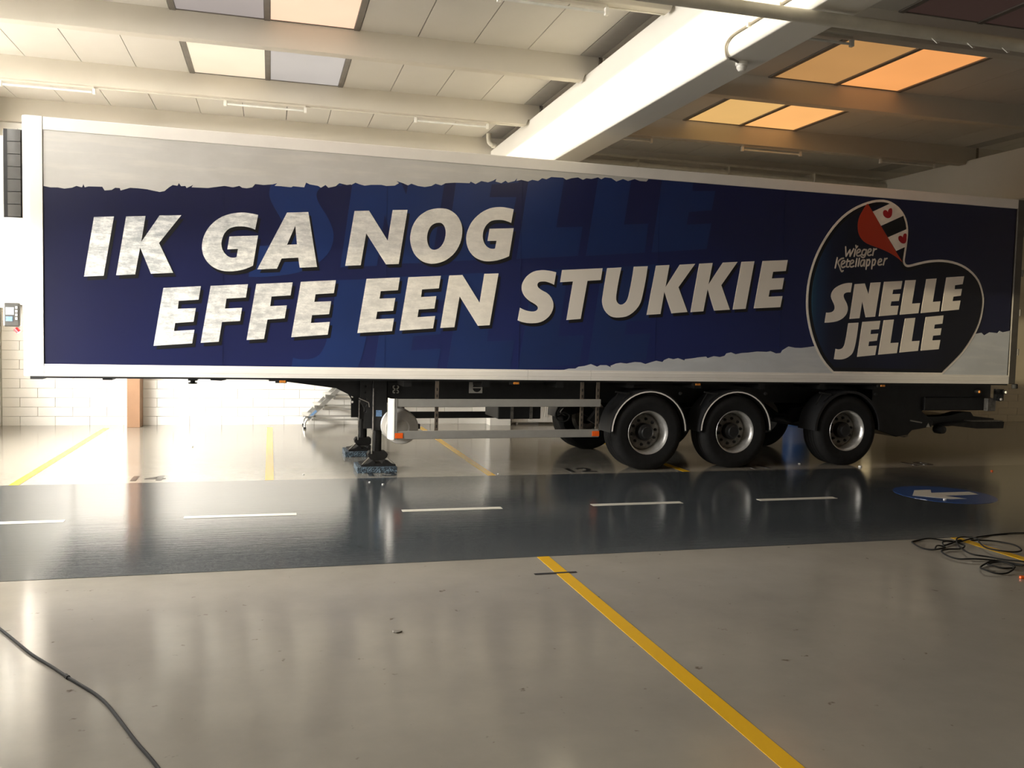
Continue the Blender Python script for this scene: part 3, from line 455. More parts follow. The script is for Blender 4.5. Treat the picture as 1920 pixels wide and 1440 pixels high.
floor = struct(MB().box(-4.9, XR + .3, YF - .3, YB + .3, -.2, 0).build('floor', M_floor))
MB().box(-4.4, XR, 6.70, 10.64, .0004, .0024).build('lane_coating', M_lane, floor)
def strip(name, m, x0, x1, y0, y1, z=.003):
    return MB().box(x0, x1, y0, y1, .0006, z).build(name, m, floor)
for x in (-2.71, 0.0, 2.71, 5.41):
    strip('yellow_line', M_yellow, x - .05, x + .05, 10.65, 16.3)
for x in (2.144, 6.17, 10.2, 14.2):
    strip('yellow_line', M_yellow, x - .05, x + .05, 0.2, 6.69)
for a, b in ((-4.3, -3.85), (-2.82, -1.79), (-.77, .255), (1.28, 2.31), (3.30, 4.34), (5.29, 6.28), (9.35, 10.35), (11.4, 12.4)):
    strip('lane_dash', M_white_paint, a, b, 8.60, 8.70, .005)
disc = MB().prism([(7.78 + .565 * math.cos(t), 8.64 + .565 * math.sin(t)) for t in [2 * math.pi * k / 48 for k in range(48)]], .0008, .005, 'XY').build('arrow_disc', M_blue_paint, floor)
MB().prism([(7.601, 8.933), (7.84, 8.931), (7.69, 8.75), (8.237, 8.742), (8.212, 8.566), (7.70, 8.555), (7.842, 8.353), (7.632, 8.356), (7.324, 8.632)], .0052, .0066, 'XY').build('arrow', M_white_paint, disc)
strip('tape_mark', M_black_paint, 1.925, 2.26, 6.19, 6.222, .004)
def number(txt, cx):
    cu = bpy.data.curves.new('bay_number', 'FONT'); cu.body = txt; cu.align_x = 'CENTER'; cu.size = .46; cu.offset = .010; cu.extrude = .0012
    cu.resolution_u = 4; cu.fill_mode = 'BOTH'
    o = bpy.data.objects.new('tmp', cu); COL.objects.link(o)
    me = bpy.data.meshes.new_from_object(o.evaluated_get(bpy.context.evaluated_depsgraph_get()))
    bpy.data.objects.remove(o)
    me.materials.clear(); me.materials.append(M_black_paint)
    inst('bay_number', me, floor, (cx, 10.79, .002))
for t, x in (('14', -1.40), ('13', 1.33), ('12', 3.96), ('11', 6.64), ('10', 9.33), ('9', 12.0)):
    number(t, x)

# back wall: recessed joints behind rows of painted blocks
wall_back = struct(MB().box(-4.7, XR + .3, YB, YB + .3, 0, 6).build('wall_back', M_joint))
MB().box(-4.45, 5.2, YB - .008, YB - .001, 2.05, 5.14).build('plaster', M_wall, wall_back)
BL, BH = .55, .163
me_block = MB().box(0, BL - .007, -.03, 0, 0, BH - .006).mesh('block', M_block)
me_block_dim = MB().box(0, BL - .007, -.03, 0, 0, BH - .006).mesh('block', M_block_dim)
me_half = MB().box(0, BL / 2 - .007, -.03, 0, 0, BH - .006).mesh('block', M_block)
for r in range(5):
    off = 0 if r % 2 else -BL / 2
    x = -4.42 + off
    while x < 17.2:
        if x > 5.2: inst('block', me_block_dim, wall_back, (x, YB - random.uniform(.003, .006), r * BH + .001))
        elif x < -4.43: inst('block', me_half, wall_back, (-4.42, YB - random.uniform(.003, .006), r * BH + .001))
        else: inst('block', me_block, wall_back, (x, YB - random.uniform(.003, .006), r * BH + .001))
        x += BL
for r in range(5, 31):
    if r % 2:
        inst('block', me_block, wall_back, (-4.42, YB - .012 - random.uniform(0, .003), r * BH + .001))
        inst('block', me_block, wall_back, (-4.42 + BL, YB - .012 - random.uniform(0, .003), r * BH + .001))
    else:
        inst('block', me_half, wall_back, (-4.42, YB - .012 - random.uniform(0, .003), r * BH + .001))
        inst('block', me_block, wall_back, (-4.42 + BL / 2, YB - .012 - random.uniform(0, .003), r * BH + .001))
        inst('block', me_half, wall_back, (-4.42 + 1.5 * BL, YB - .012 - random.uniform(0, .003), r * BH + .001))
MB().box(-3.3, 5.2, YB - .02, YB - .001, .82, 2.06).build('plaster', M_wall, wall_back)
MB().box(5.2, XR, YB - .02, YB - .001, .82, 5.14).build('plaster', M_wall_dim, wall_back)
MB().box(4.12, 4.53, 16.45, YB, 0, ZG0).build('pilaster', M_wall, wall_back)
MB().box(-2.39, -2.18, 16.36, YB, 0, 5.1).build('boxed_column', M_tan, wall_back, bevel=.006)
MB().box(12.80, 13.2, 16.45, YB, 0, ZG0).build('pilaster', M_wall_dim, wall_back)  # pilaster colour darkened too, so its reflection stays dim
edge = MB().box(-4.45, XR, YB - .10, YB + .05, 5.15, 5.56).build('edge_beam', M_beam, wall_back)

# left wall with three open gates (out of frame, daylight comes in here)
def wall_with_holes(m, y0, y1, z0, z1, holes):
    ys = sorted({y0, y1} | {v for g in holes for v in g[:2]}); zs = sorted({z0, z1} | {v for g in holes for v in g[2:]})
    for a, b in zip(ys, ys[1:]):
        for c, d in zip(zs, zs[1:]):
            if not any(g[0] <= a and b <= g[1] and g[2] <= c and d <= g[3] for g in holes):
                m.box(WX - .2, WX, a, b, c, d)
    return m
wall_left = struct(wall_with_holes(MB(), YF - .3, YB + .3, 0, 6, GATES).build('wall_left', M_wall))
for i, (a, b, c, d) in enumerate(GATES):
    m = MB()
    m.box(WX - .12, WX + .03, a, a + .06, c, d).box(WX - .12, WX + .03, b - .06, b, c, d).box(WX - .12, WX + .03, a, b, d - .05, d)
    struct(m.build('%s_%d' % ('window', i + 1), M_alu_grey))
struct(MB().box(XR, XR + .25, YF - .3, YB + .3, 0, 6).build('wall_right', M_wall))
struct(MB().box(-4.7, XR + .3, YF - .25, YF, 0, 6).build('wall_front', M_wall))
yard = struct(MB().box(-70, -4.95, -50, 70, -.25, -.02).build('yard_ground_1', M_yard))  # unseen asphalt ground of the yard outside the left wall

# ceiling
ceiling = struct(MB().box(-4.7, XR + .3, YF - .3, YB + .3, ZC + .035, ZC + .25).build('ceiling', M_void))
BEAMS = [.55, 3.25, 5.95, 8.65, 11.35, 14.05]
def dapped(x0, x1):
    z1 = ZC + .04; c = ZG1 + .0
    return [(x0 - .17, z1), (x0 - .17, c + .004), (x0 + .02, c + .004), (x0 + .05, ZB), (x1 - .05, ZB), (x1 - .02, c + .004), (x1 + .17, c + .004), (x1 + .17, z1)]
for y in BEAMS:
    for x0, x1 in ((-4.45, G1), (G1 + GW, G2), (G2 + GW, XR)):
        pr = dapped(x0, x1)
        if x0 < -4: pr = [(x0, ZC + .04), (x0, ZB)] + pr[4:]
        if x1 > 20: pr = pr[:4] + [(x1, ZB), (x1, ZC + .04)]
        MB().prism(pr, y, y + .16).build('ceiling_beam', M_beam, ceiling, bevel=.008)
for g in (G1, G2):
    MB().box(g, g + GW, YF, YB, ZG0, ZG1).build('girder', M_girder, ceiling, bevel=.012)
PW = .73
def glowmat(c, s): return glow('skylight pane', c, s)
SKY = {  # (bay, row index of the beam in front): left pane, right pane
    (0, 4): (glowmat(lin(246, 226, 196), .92), glowmat(lin(206, 198, 192), .66)),
    (0, 3): (glowmat(lin(196, 184, 180), .55), glowmat(lin(255, 210, 178), .95)),
    (0, 2): (glowmat(lin(190, 180, 175), .55), glowmat(lin(240, 190, 150), .8)),
    (1, 4): (glowmat(lin(226, 178, 108), .86), glowmat(lin(246, 178, 106), .95)),
    (1, 3): (glowmat(lin(190, 140, 84), .80), glowmat(lin(238, 160, 92), .92)),
    (1, 2): (glowmat(lin(66, 46, 42), .45), glowmat(lin(66, 46, 42), .45)),
    (2, 4): (glowmat(lin(200, 150, 90), .6), glowmat(lin(200, 150, 90), .6)),
}
me_cache = {}
def panel(x0, x1, y0, y1, m=None, name='ceiling_panel'):
    key = (round(x1 - x0, 3), round(y1 - y0, 3), name)
    if key not in me_cache:
        me_cache[key] = MB().box(.006, x1 - x0 - .006, 0, y1 - y0, 0, .03).mesh(name, m or M_panel)
    inst(name, me_cache[key], ceiling, (x0, y0, ZC + random.uniform(0, .003)))
rows = [(BEAMS[i] + .155, (BEAMS[i + 1] if i < 5 else YB - .09)) for i in range(6)]
for bay, (bx0, bx1, sx) in enumerate(((-4.45, G1 + .2, -1.11), (G1 + GW - .2, G2 + .2, 6.89), (G2 + GW - .2, XR, 15.6))):
    for ri, (y0, y1) in enumerate(rows):
        if ri < 1: 
            panel(bx0, bx1, y0, y1); continue
        sk = ri < 5
        xs = []
        if sk:
            x = sx - .08
            while x - PW > bx0: xs.append((x - PW, x)); x -= PW
            xs.append((bx0, x))
            x = sx + 2.16
            while x + PW < bx1 - .02: xs.append((x, x + PW)); x += PW
            if bx1 - x > .02: xs.append((x, bx1))
        else:
            x = -4.14 - 3 * PW + (8.66 * bay if bay < 2 else 17.4)
            while x < bx1:
                a, b = max(x, bx0), min(x + PW, bx1)
                if b - a > .05: xs.append((a, b))
                x += PW
        for a, b in xs:
            last = bay < 2 and b > bx1 - .02
            panel(a, b, y0, y1, M_flash if last else None, 'closing_panel' if last else 'ceiling_panel')
        if sk:
            fr = MB()
            for xx in (sx - .04, sx + 1.04, sx + 2.12):
                fr.box(xx - .035, xx + .035, y0, y1, ZC - .012, ZC + .03)
            fr.box(sx - .04, sx + 2.12, y0, y0 + .02, ZC - .004, ZC + .03).box(sx - .04, sx + 2.12, y1 - .02, y1 - .002, ZC - .004, ZC + .03)
            so = fr.build('skylight', M_skyframe, ceiling)
            pm = SKY.get((bay, ri), SKY[(2, 4)])
            for k in range(2):
                MB().box(sx + k * 1.08, sx + 1.0 + k * 1.08, y0 + .02, y1 - .02, ZC + .004, ZC + .02).build('pane', pm[k], so)
            for xx in (sx - .08, ):
                pass

# ------------------------------------------------------------------ ceiling services
def tube_light(x0, x1, y, z, label):
    t = empty('tube_light', (x0, y, z))
    L = x1 - x0
    MB().box(.0, L, -.02, .02, .045, .075).build('batten', M_beam, t)
    MB().tube([(.03, 0, .0), (L - .03, 0, .0)], .015, 8).build('tube', M_tube, t, True)
    for xx in (0.0, L):
        MB().box(xx - .02, xx + .02, -.025, .025, -.03, .05).build('end_holder', M_plast, t, bevel=.005)
    tag(t, label, 'light', 'tube lights under the ceiling beams')
ZT = ZB - .076
tube_light(-3.72, -2.5, 14.13, ZT, 'unlit fluorescent tube under the ceiling beam above the trailer front, leftmost of its row')
tube_light(-.69, .49, 14.13, ZT, 'unlit fluorescent tube under the back beam, second from the left, below the cream skylight')
tube_light(2.20, 3.38, 14.13, ZT, 'unlit fluorescent tube under the back beam just left of the bright white girder')
tube_light(5.1, 6.28, 14.13, ZT, 'unlit fluorescent tube just right of the bright girder, partly hidden behind it')
tube_light(8.03, 9.2, 14.13, ZT, 'unlit fluorescent tube under the dark beam below the small orange skylight')
tube_light(10.9, 12.1, 14.13, ZT, 'unlit fluorescent tube at the far right end of the dark beam above the trailer')
tube_light(2.18, 3.33, 8.73, ZT, 'unlit fluorescent tube at the top edge of the photo, under the nearest beam')
tube_light(5.1, 6.28, 8.73, ZT, 'unlit fluorescent tube ending in front of the large orange skylight')
tag(MB().box(-4.4, 4.0, 14.165, 14.185, ZB - .012, ZB + .0).build('lighting_rail', M_pipe), 'thin lighting rail along the underside of the back beam, left of the girder', 'rail')
tag(MB().box(4.55, 12.7, 14.165, 14.185, ZB - .012, ZB + .0).build('lighting_rail', M_pipe), 'thin lighting rail under the dark beam right of the girder', 'rail')
tag(MB().box(1.6, 4.0, 8.765, 8.785, ZB - .012, ZB + .0).build('lighting_rail', M_pipe), 'thin lighting rail under the nearest beam at the top edge', 'rail')

pb = MB().tube([(-4.4, 6.16, 4.33), (XR, 6.16, 4.33)], .052, 14)
pp = pb.build('overhead_pipe', M_pipe, None, True)
for x in (5.15, 5.5, 5.85, 6.2, 6.55, 6.9):
    MB().tube([(x, 6.12, 4.275), (x + .035, 6.10, 4.235), (x + .075, 6.12, 4.25)], .004, 5).build('tie_end', M_plast, pp)
tag(pp, 'long pale round pipe crossing below the girder at the top right', 'pipe')
hk = MB().lathe([(.0, -.13), (.03, -.12), (.045, -.05), (.02, -.0), (.012, .09), (.0, .1)], 10, (0, 0, 0), 'Z')
hk.tube([(0, 0, .08), (.02, 0, .14), (.0, 0, .19)], .006, 5)
tag(hk.build('plastic_knot', M_plast, None, True, loc=(6.1, 6.06, 4.36)), 'knotted scrap of white plastic on the overhead pipe, far right', 'plastic scrap')

pl = MB().tube(spline([(3.94, 16.33, 5.56), (3.94, 16.33, 5.47), (3.955, 16.33, 5.39), (4.01, 16.33, 5.345), (4.08, 16.33, 5.335)], 4), .05, 12)
pl = pl.build('drain_pipe', M_pvc, None, True)
MB().tube([(4.0, 16.33, 5.337), (4.065, 16.33, 5.335)], .058, 12).build('pipe_collar', M_pvc, pl, True)
tag(pl, 'cream drain pipe elbow turning into the girder side', 'pipe')
wp = MB().tube([(G1 + GW, 16.38, 5.21), (12.8, 16.38, 5.16)], .055, 10).build('wall_pipe', M_pipe, None, True)
for x in (5.0, 7.0, 9.0, 11.0): MB().box(x - .012, x + .012, 16.31, 16.68, 5.12, 5.3).build('pipe_clip', M_pipe, wp)
tag(wp, 'thick pale pipe along the back wall above the trailer, right of the girder', 'pipe')
wp = MB().tube([(G1 + GW, 16.45, 5.37), (12.8, 16.45, 5.33)], .03, 8).build('wall_pipe', M_pipe, None, True)
tag(wp, 'thinner pipe running above the thick one along the back wall', 'pipe')

sd = empty('smoke_detector', (4.25, 7.55, ZG0))
MB().lathe([(0, 0), (.058, 0), (.06, -.03), (.05, -.038), (0, -.038)], 20, (0, 0, 0), 'Z').build('base', M_plast, sd, True)
MB().lathe([(.046, -.038), (.05, -.055), (.03, -.085), (0, -.09)], 20, (0, 0, 0), 'Z').build('dome', M_plast, sd, True)
tag(sd, 'round white smoke detector under the bright girder', 'detector')
cp = spline([(4.20, 7.53, 4.385), (4.12, 7.47, 4.385), (4.055, 7.46, 4.39), (4.05, 7.49, 4.44), (4.05, 7.5, 4.52), (4.05, 7.40, 4.57), (4.05, 7.2, 4.575)], 5) + [Vector((4.05, 6.3, 4.575)), Vector((4.05, 3.5, 4.575))]
co = MB().tube(cp, .011, 7).build('conduit', M_conduit, None, True)
for y in (7.1, 6.6, 6.1, 5.5): MB().box(4.035, 4.07, y - .012, y + .012, 4.556, 4.594).build('conduit_clip', M_plast, co)
tag(co, 'thin grey conduit bending along the girder to the smoke detector', 'conduit')

# ------------------------------------------------------------------ trailer
TR = empty('semi_trailer', (-10.6458 * math.sin(.0246), 10.6458 * math.cos(.0246), 0), .0246)
tag(TR, 'long dark blue refrigerated semi-trailer with big white slogan, parked across the hall', 'trailer')
X0, X1, ZL, ZT0, ZT1 = -2.12, 11.15, 1.21, 3.864, 4.0
ZP = 1.343
MB().box(X0 - .1, X1 - .01, .03, 2.57, ZL + .01, ZT1 - .01).build('cargo_body', M_white2, TR)
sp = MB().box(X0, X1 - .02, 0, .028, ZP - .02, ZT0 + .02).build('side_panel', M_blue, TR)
MB().box(X0, X1, 2.575, 2.6, ZL, ZT1).build('side_panel', M_white, TR).__setitem__('label', 'plain far side')
MB().box(X0, X1 + .02, -.014, .03, ZT0, ZT1).build('top_rail', M_white, TR, bevel=.006)
tp = MB().box(X0, X1 + .05, -.005, 2.6, ZT1 - .012, ZT1 + .004).build('roof_sheet', M_white2, TR)
for a, b in ((X0, 3.428), (3.432, 4.289), (4.293, X1)):
    m = MB().prism([(-.020, ZL), (.03, ZL), (.03, ZP), (-.012, ZP), (-.012, ZP - .022), (-.020, ZP - .027), (-.020, ZL + .048), (-.015, ZL + .045), (-.015, ZL + .040), (-.020, ZL + .037)], a, b, 'YZ')
    m.build('bottom_rail', M_white, TR)
# rounded front corner
n = 10
prof = [(-2.125, -.016), (-2.24, -.016)] + [(-2.24 - .095 * math.sin(t), .079 - .095 * math.cos(t)) for t in [math.pi / 2 * k / n for k in range(1, n + 1)]] + [(-2.335, .40), (-2.125, .40)]
MB().prism(prof, ZL, ZT1 + .006, 'XY').build('front_pillar', M_white, TR, True)
MB().box(-2.333, -2.1, .40, 2.6, ZL, ZT1).build('front_wall', M_white2, TR)
MB().prism([(-2.26, ZL), (-2.26, ZL - .035), (-2.14, ZL - .035), (-2.10, ZL - .022), (X1, ZL - .022), (X1, ZL)], .0, 2.58).build('nose_strip', M_black, TR)
rp = MB().box(X1, X1 + .13, -.02, .10, ZL, ZT1 + .0).box(X1, X1 + .13, 2.5, 2.62, ZL, ZT1).box(X1, X1 + .13, .1, 2.5, ZT1 - .12, ZT1).build('rear_frame', M_post, TR, bevel=.008)
for z in (1.7, 2.3, 2.9, 3.5):
    MB().tube([(X1 + .15, -.01, z - .05), (X1 + .15, -.01, z + .05)], .02, 8).build('door_hinge', M_post, TR)
for s in (-.03, 2.63):
    MB().tube([(X1 + .11, s, ZL + .0), (X1 + .115, s, ZL - .07)], .045, 10).build('rear_bumper', M_rubber, TR, True, bevel=.01)

def plate(name, mat, loops, d, parent, base=0.0):
    return MB().prism(loops, -d, base).build(name, mat, parent)
# --- prints on the side panel
A = ART
tz = ZT0 + .005
pt = plate('torn_print', M_torn, A['torn_top'] + [(A['torn_top'][-1][0], tz), (X0, tz), (X0, A['torn_top'][0][1])], .0030, sp)
pt['label'] = 'pale grey torn-edge print along the upper left'
bt = [(A['torn_bot'][0][0] - .05, ZP)] + A['torn_bot'] + [(X1 - .02, A['torn_bot'][-1][1]), (X1 - .02, ZP - .003)]
pt = plate('torn_print', M_torn_low, bt, .0030, sp)
pt['label'] = 'pale grey torn-edge print along the lower right'
mr, mi_, lx, lz, gx, gz = A['ghostT']
def gmap(p):
    w = complex(mr, mi_) * complex(p[0] - lx, p[1] - lz); return (gx + w.real, gz + w.imag)
for loops in A['logo']:
    me = MB().prism([[gmap(p) for p in l] for l in loops], -.0012, 0).mesh('ghost_letter', M_ghost)
    bm = bmesh.new(); bm.from_mesh(me)
    for co_, no in (((0, 0, ZP), (0, 0, -1)), ((0, 0, ZT0), (0, 0, 1))):
        bmesh.ops.bisect_plane(bm, geom=bm.verts[:] + bm.edges[:] + bm.faces[:], plane_co=co_, plane_no=no, clear_outer=True)
    bm.to_mesh(me); bm.free()
    if len(me.vertices): inst('ghost_letter', me, sp)
def center(l):
    return (sum(p[0] for p in l) / len(l), sum(p[1] for p in l) / len(l))
for loops in A['slogan']:
    plate('letter_shadow', M_shadow_print, [[(p[0] + .030 - .004 * k, p[1] - .040) for p in l] for k, l in enumerate(loops)], .0022, sp)
for loops in A['slogan']:
    plate('letter', M_letter, loops, .0045, sp)
hw = plate('heart_emblem', M_heart_white, A['heart'], .0040, sp); hw['label'] = 'leaning heart emblem with white outline'
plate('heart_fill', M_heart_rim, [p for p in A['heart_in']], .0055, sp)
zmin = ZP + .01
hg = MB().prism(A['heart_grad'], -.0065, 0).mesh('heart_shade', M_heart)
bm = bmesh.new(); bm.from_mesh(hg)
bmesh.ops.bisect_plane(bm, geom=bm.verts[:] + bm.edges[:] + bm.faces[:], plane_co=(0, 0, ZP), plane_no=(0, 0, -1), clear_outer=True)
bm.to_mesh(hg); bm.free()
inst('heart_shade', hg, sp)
for k in ('stripe1', 'stripe2'): plate('flag_stripe', M_heart_white, A[k], .0075, sp)
plate('flag_stripe', M_heart_rim, A['sdark'], .0075, sp)
for k in ('h1', 'h2'): plate('small_heart', M_red_print, A[k], .0085, sp)
plate('flag_curl', M_curl, A['curl'], .0095, sp)
for loops in A['logo']: plate('emblem_letter', M_logo_letter, loops, .0085, sp)
m = MB()
for st in A['strokes']:
    w = .0115
    pts = spline([(p[0], 0, p[1]) for p in st], 3) if len(st) > 3 and abs(st[0][0] - 8.2) > .0 and len(st) not in (5,) else [Vector((p[0], 0, p[1])) for p in st]
    for i in range(len(pts) - 1):
        a, b = pts[i], pts[i + 1]; d = (b - a); L = d.length
        if L < 1e-5: continue
        d /= L; nn = Vector((-d.z, 0, d.x)) * w
        m.add([(v.x, -.0088, v.z) for v in (a + nn, b + nn, b - nn, a - nn)], [(0, 1, 2, 3)])
    for a in pts:
        m.add([(a.x + w * math.cos(2 * math.pi * k / 8), -.0088, a.z + w * math.sin(2 * math.pi * k / 8)) for k in range(8)], [tuple(range(8))])
m.build('emblem_script', M_logo_letter, sp)['label'] = 'two lines of white handwritten lettering'
# --- panel seams
for x in (-.27, 1.6, 3.3, 5.2, 7.1, 9.0):
    MB().box(x - .0018, x + .0018, -.0024, 0, ZP, ZT0).build('panel_seam', M_blue, sp)

# --- chassis
gn = [(-2.0, ZL - .02), (-.14, ZL - .028), (.46, 1.125), (1.09, 1.045), (1.30, .94), (1.45, .86), (9.1, .86), (9.1, ZL - .02)]
for y in (.70, 1.80):
    MB().prism(gn, y, y + .12).build('chassis_beam', M_black, TR)
MB().box(-1.9, 1.4, .60, 2.0, ZL - .04, ZL - .02).build('coupler_plate', M_black, TR)
MB().lathe([(0, -.03), (.055, -.03), (.055, -.015), (.03, -.01), (.03, .05), (0, .05)], 14, (-.66, 1.2, 1.09), 'Z').build('kingpin', M_black, TR, True)
MB().prism([(-.44, 1.175), (-.42, 1.14), (-.3, 1.135), (-.24, 1.15), (-.24, 1.175)], .6, .8).build('hose_bracket', M_black, TR)
cm = MB()
for x in (-1.5, -.6, .3, 1.9, 2.9, 3.9, 4.9, 5.9, 6.9, 7.9, 8.8):
    cm.box(x - .05, x + .05, .08, 2.5, ZL - .10 if x > 1 else ZL - .045, ZL - .022)
cm.build('cross_members', M_black, TR)
MB().box(1.72, 4.45, .55, 2.05, .90, ZL - .03).build('equipment_box', M_black, TR, bevel=.01)
bx = MB().box(3.35, 3.98, 1.05, 1.75, .60, .92).build('battery_box', M_black, TR, bevel=.015)
for x in (3.55, 3.83): MB().box(x - .02, x + .02, 1.03, 1.06, .6, .92).build('strap', M_hub, bx)
dc = MB().box(2.80, 2.98, .54, .552, 1.0, 1.145).build('warning_plate', M_decal, TR)
cx, cz = 2.955, 1.072
MB().prism([(cx - .05 + .055 * math.cos(t), cz + .008 + .05 * math.sin(t)) for t in [math.pi * k / 10 for k in range(11)]], .536, .54).prism([(cx - .05 + .055 * math.cos(t), cz - .008 - .05 * math.sin(t)) for t in [math.pi * k / 10 for k in range(11)]], .536, .54).build('printed_symbol', M_black, dc)
cl = MB()
for sx_ in (-1, 1):
    for sz in (-1, 1):
        cl.tube(spline([(1.83 + sx_ * .008, .53, 1.045 + sz * .005), (1.83 + sx_ * .03, .53, 1.045 + sz * .018), (1.83 + sx_ * .032, .53, 1.045 + sz * .04), (1.83 + sx_ * .012, .53, 1.045 + sz * .045)], 3), .009, 6)
cl.build('cable_clamp', M_hub, TR, True)
for x, m in ((.385, M_amber), (3.266, M_amber), (5.848, M_amber), (8.856, M_amber)):
    mk = MB().box(x - .065, x + .065, .01, .05, 1.148, 1.186).build('marker_lamp', M_black, TR)
    MB().box(x - .02, x + .055, .0, .012, 1.153, 1.181).build('lens', m, mk, bevel=.004)

# --- landing legs
def leg(y, near):
    g = MB().box(1.532, 1.715, y - .07, y + .09, .52, 1.19).build('landing_leg', M_black, TR, bevel=.006)
    pm = MB().prism([[(1.382, 1.19), (1.382, .88), (1.432, .80), (1.432, .54), (1.532, .54), (1.532, 1.19)]] + [[(1.447 + .018 * math.cos(t), zz + .018 * math.sin(t)) for t in [2 * math.pi * k / 8 for k in range(8)]] for zz in (1.08, 1.0, .92, .84, .76)], y - .02, y + .0)
    pm.build('mounting_plate', M_hub if False else M_black, g)
    MB().tube([(1.607, y + .01, .14), (1.607, y + .01, .60)], .058, 14).build('inner_leg', M_dull, g, True)
    MB().tube([(1.54, y - .085, .50), (1.54, y - .085, 1.06)], .009, 6).tube([(1.532, y - .06, .22), (1.534, y - .08, .52)], .012, 6).build('guide_rod', M_hub, g, True)
    f = MB()
    f.prism([(1.482, .215), (1.507, .25), (1.707, .25), (1.742, .21), (1.727, .165), (1.682, .135), (1.532, .135), (1.497, .165)], y - .06, y + .08)
    f.build('foot_joint', M_dull, g, bevel=.006)
    f = MB()
    f.prism([(1.387, .072), (1.387, .092), (1.462, .105), (1.532, .145), (1.562, .135), (1.572, .105), (1.652, .105), (1.662, .135), (1.692, .145), (1.752, .105), (1.827, .092), (1.827, .072)], y - .16, y + .18)
    f.build('foot_plate', M_dull, g, bevel=.006)
    for s in (-1, 1):
        MB().bar((1.607 - .11 * s, y - .10, .17), (1.607 - .20 * s, y - .13, .09), .02).build('foot_lug', M_hub, g)
    if near:
        MB().box(1.577, 1.652, y - .074, y - .07, .70, .78).build('blue_sticker', M_bluedecal, g)
        MB().tube([(1.362, y - .03, .93), (1.422, y - .05, .905), (1.482, y - .08, .88), (1.492, y - .085, .82)], .006, 5).build('cable', M_hub, g, True)
leg(.58, True); leg(2.02, False)
MB().tube([(1.607, .6, .98), (1.607, 2.0, .98)], .025, 8).build('leg_cross_shaft', M_black, TR, True)

# --- side guards
for y, mat, mp in ((.0, M_alu_grey, M_alu_grey), (2.55, M_black, M_black)):  # far rails coloured black: the shade under the trailer put into their colour
    MB().box(1.72, 4.452, y, y + .03, .865, .963).build('guard_rail', mat, TR, bevel=.006)
    MB().box(1.735, 4.436, y, y + .03, .465, .568).build('guard_rail', mat, TR, bevel=.006)
    s = 1 if y == 0 else -1
    for x in (2.265, 4.198, 4.42):
        g = MB().box(x - .022, x + .022, y + .035 * s, y + .055 * s, .47, 1.19)
        po = g.build('guard_post', M_bronze, TR)
        for z in (.62, .69, .76, .83, 1.0, 1.08): MB().box(x - .007, x + .007, y + .032 * s, y + .035 * s, z - .018, z + .018).build('slot', M_black, po)
gp = MB().prism([(1.735, -.002), (1.71, .004), (1.69, .018), (1.678, .04), (1.672, .16), (1.682, .16), (1.688, .05), (1.698, .03), (1.715, .018), (1.735, .012)], .462, .966, 'XY').build('guard_end_plate', M_white, TR, True)
MB().box(1.728, 1.738, -.006, .03, .462, .966).box(1.748, 1.762, -.006, .03, .462, .966).build('guard_end_seam', M_alu, TR)
for x in (1.79, 4.386):
    MB().box(x - .05, x + .05, -.008, .0, .478, .545).build('side_reflector', M_orange, TR, bevel=.003)
tk = MB().lathe([(.0, .035), (.085, .03), (.095, .012), (.10, .008), (.15, .004), (.195, .0), (.208, .01), (.214, .05), (.214, 1.0), (.0, 1.05)], 40, (1.862, .20, .588), 'Y').build('air_tank', M_tank, TR, True)
MB().tube([(1.862 + .216 * math.cos(t), .5, .588 + .216 * math.sin(t)) for t in [2 * math.pi * k / 32 for k in range(32)]], .012, 6, True).build('tank_strap', M_alu, tk, True)
MB().box(2.08, 2.11, .3, .36, .56, .62).build('tank_valve', M_black, tk)

# --- wheels
R0, WW = .513, .385
tp_ = [(.288, .035), (.298, .012), (.315, .006), (.335, .006), (.40, -.008), (.445, -.006), (.475, .012), (.49, .022), (.502, .035), (R0, .055)]
for yy in (.10, .165, .22, .285): tp_ += [(R0, yy - .008), (R0 - .012, yy - .004), (R0 - .012, yy + .004), (R0, yy + .008)]
tp_ += [(R0, .33), (.49, .36), (.445, .39), (.335, .38), (.288, .345)]
me_tyre = MB().lathe(tp_, 64, closed=True).mesh('wheel', M_rubber, True)
me_rim = MB().lathe([(.300, .045), (.300, .02), (.292, .008), (.286, .012), (.280, .035), (.268, .05), (.262, .07), (.250, .20), (.243, .225), (.215, .24), (.212, .30), (.285, .34), (.300, .345)], 56).mesh('rim', M_rim, True)
me_disc = MB().lathe([(.25, .205), (.245, .185), (.22, .165), (.165, .158), (.135, .165), (.118, .17), (.118, .26), (.25, .26)], 48).mesh('hub_disc', M_hub, True)
me_hub = MB().lathe([(.118, .17), (.115, .09), (.105, .075), (.085, .068), (.082, .04), (.072, .032), (0, .032)], 36).mesh('hub', M_black, True)
me_nut = MB().lathe([(.0, -.035), (.013, -.03), (.019, -.022), (.019, -.004), (.024, .0), (.024, .004)], 6).mesh('wheel_nut', M_nut)
WXS = (5.175, 6.495, 8.335)
def wheel(x, y, rz, near):
    w = inst('wheel', me_tyre, TR, (x, y, R0 - .006), (0, 0, rz))
    inst('rim', me_rim, w); inst('hub_disc', me_disc, w); inst('hub', me_hub, w)
    if near:
        for k in range(10):
            t = 2 * math.pi * (k + .25) / 10
            inst('wheel_nut', me_nut, w, (.176 * math.cos(t), .158, .176 * math.sin(t)))
    return w
def arc(r, a0, a1, n=22): return [(r * math.cos(R(a0 + (a1 - a0) * k / n)), r * math.sin(R(a0 + (a1 - a0) * k / n))) for k in range(n + 1)]
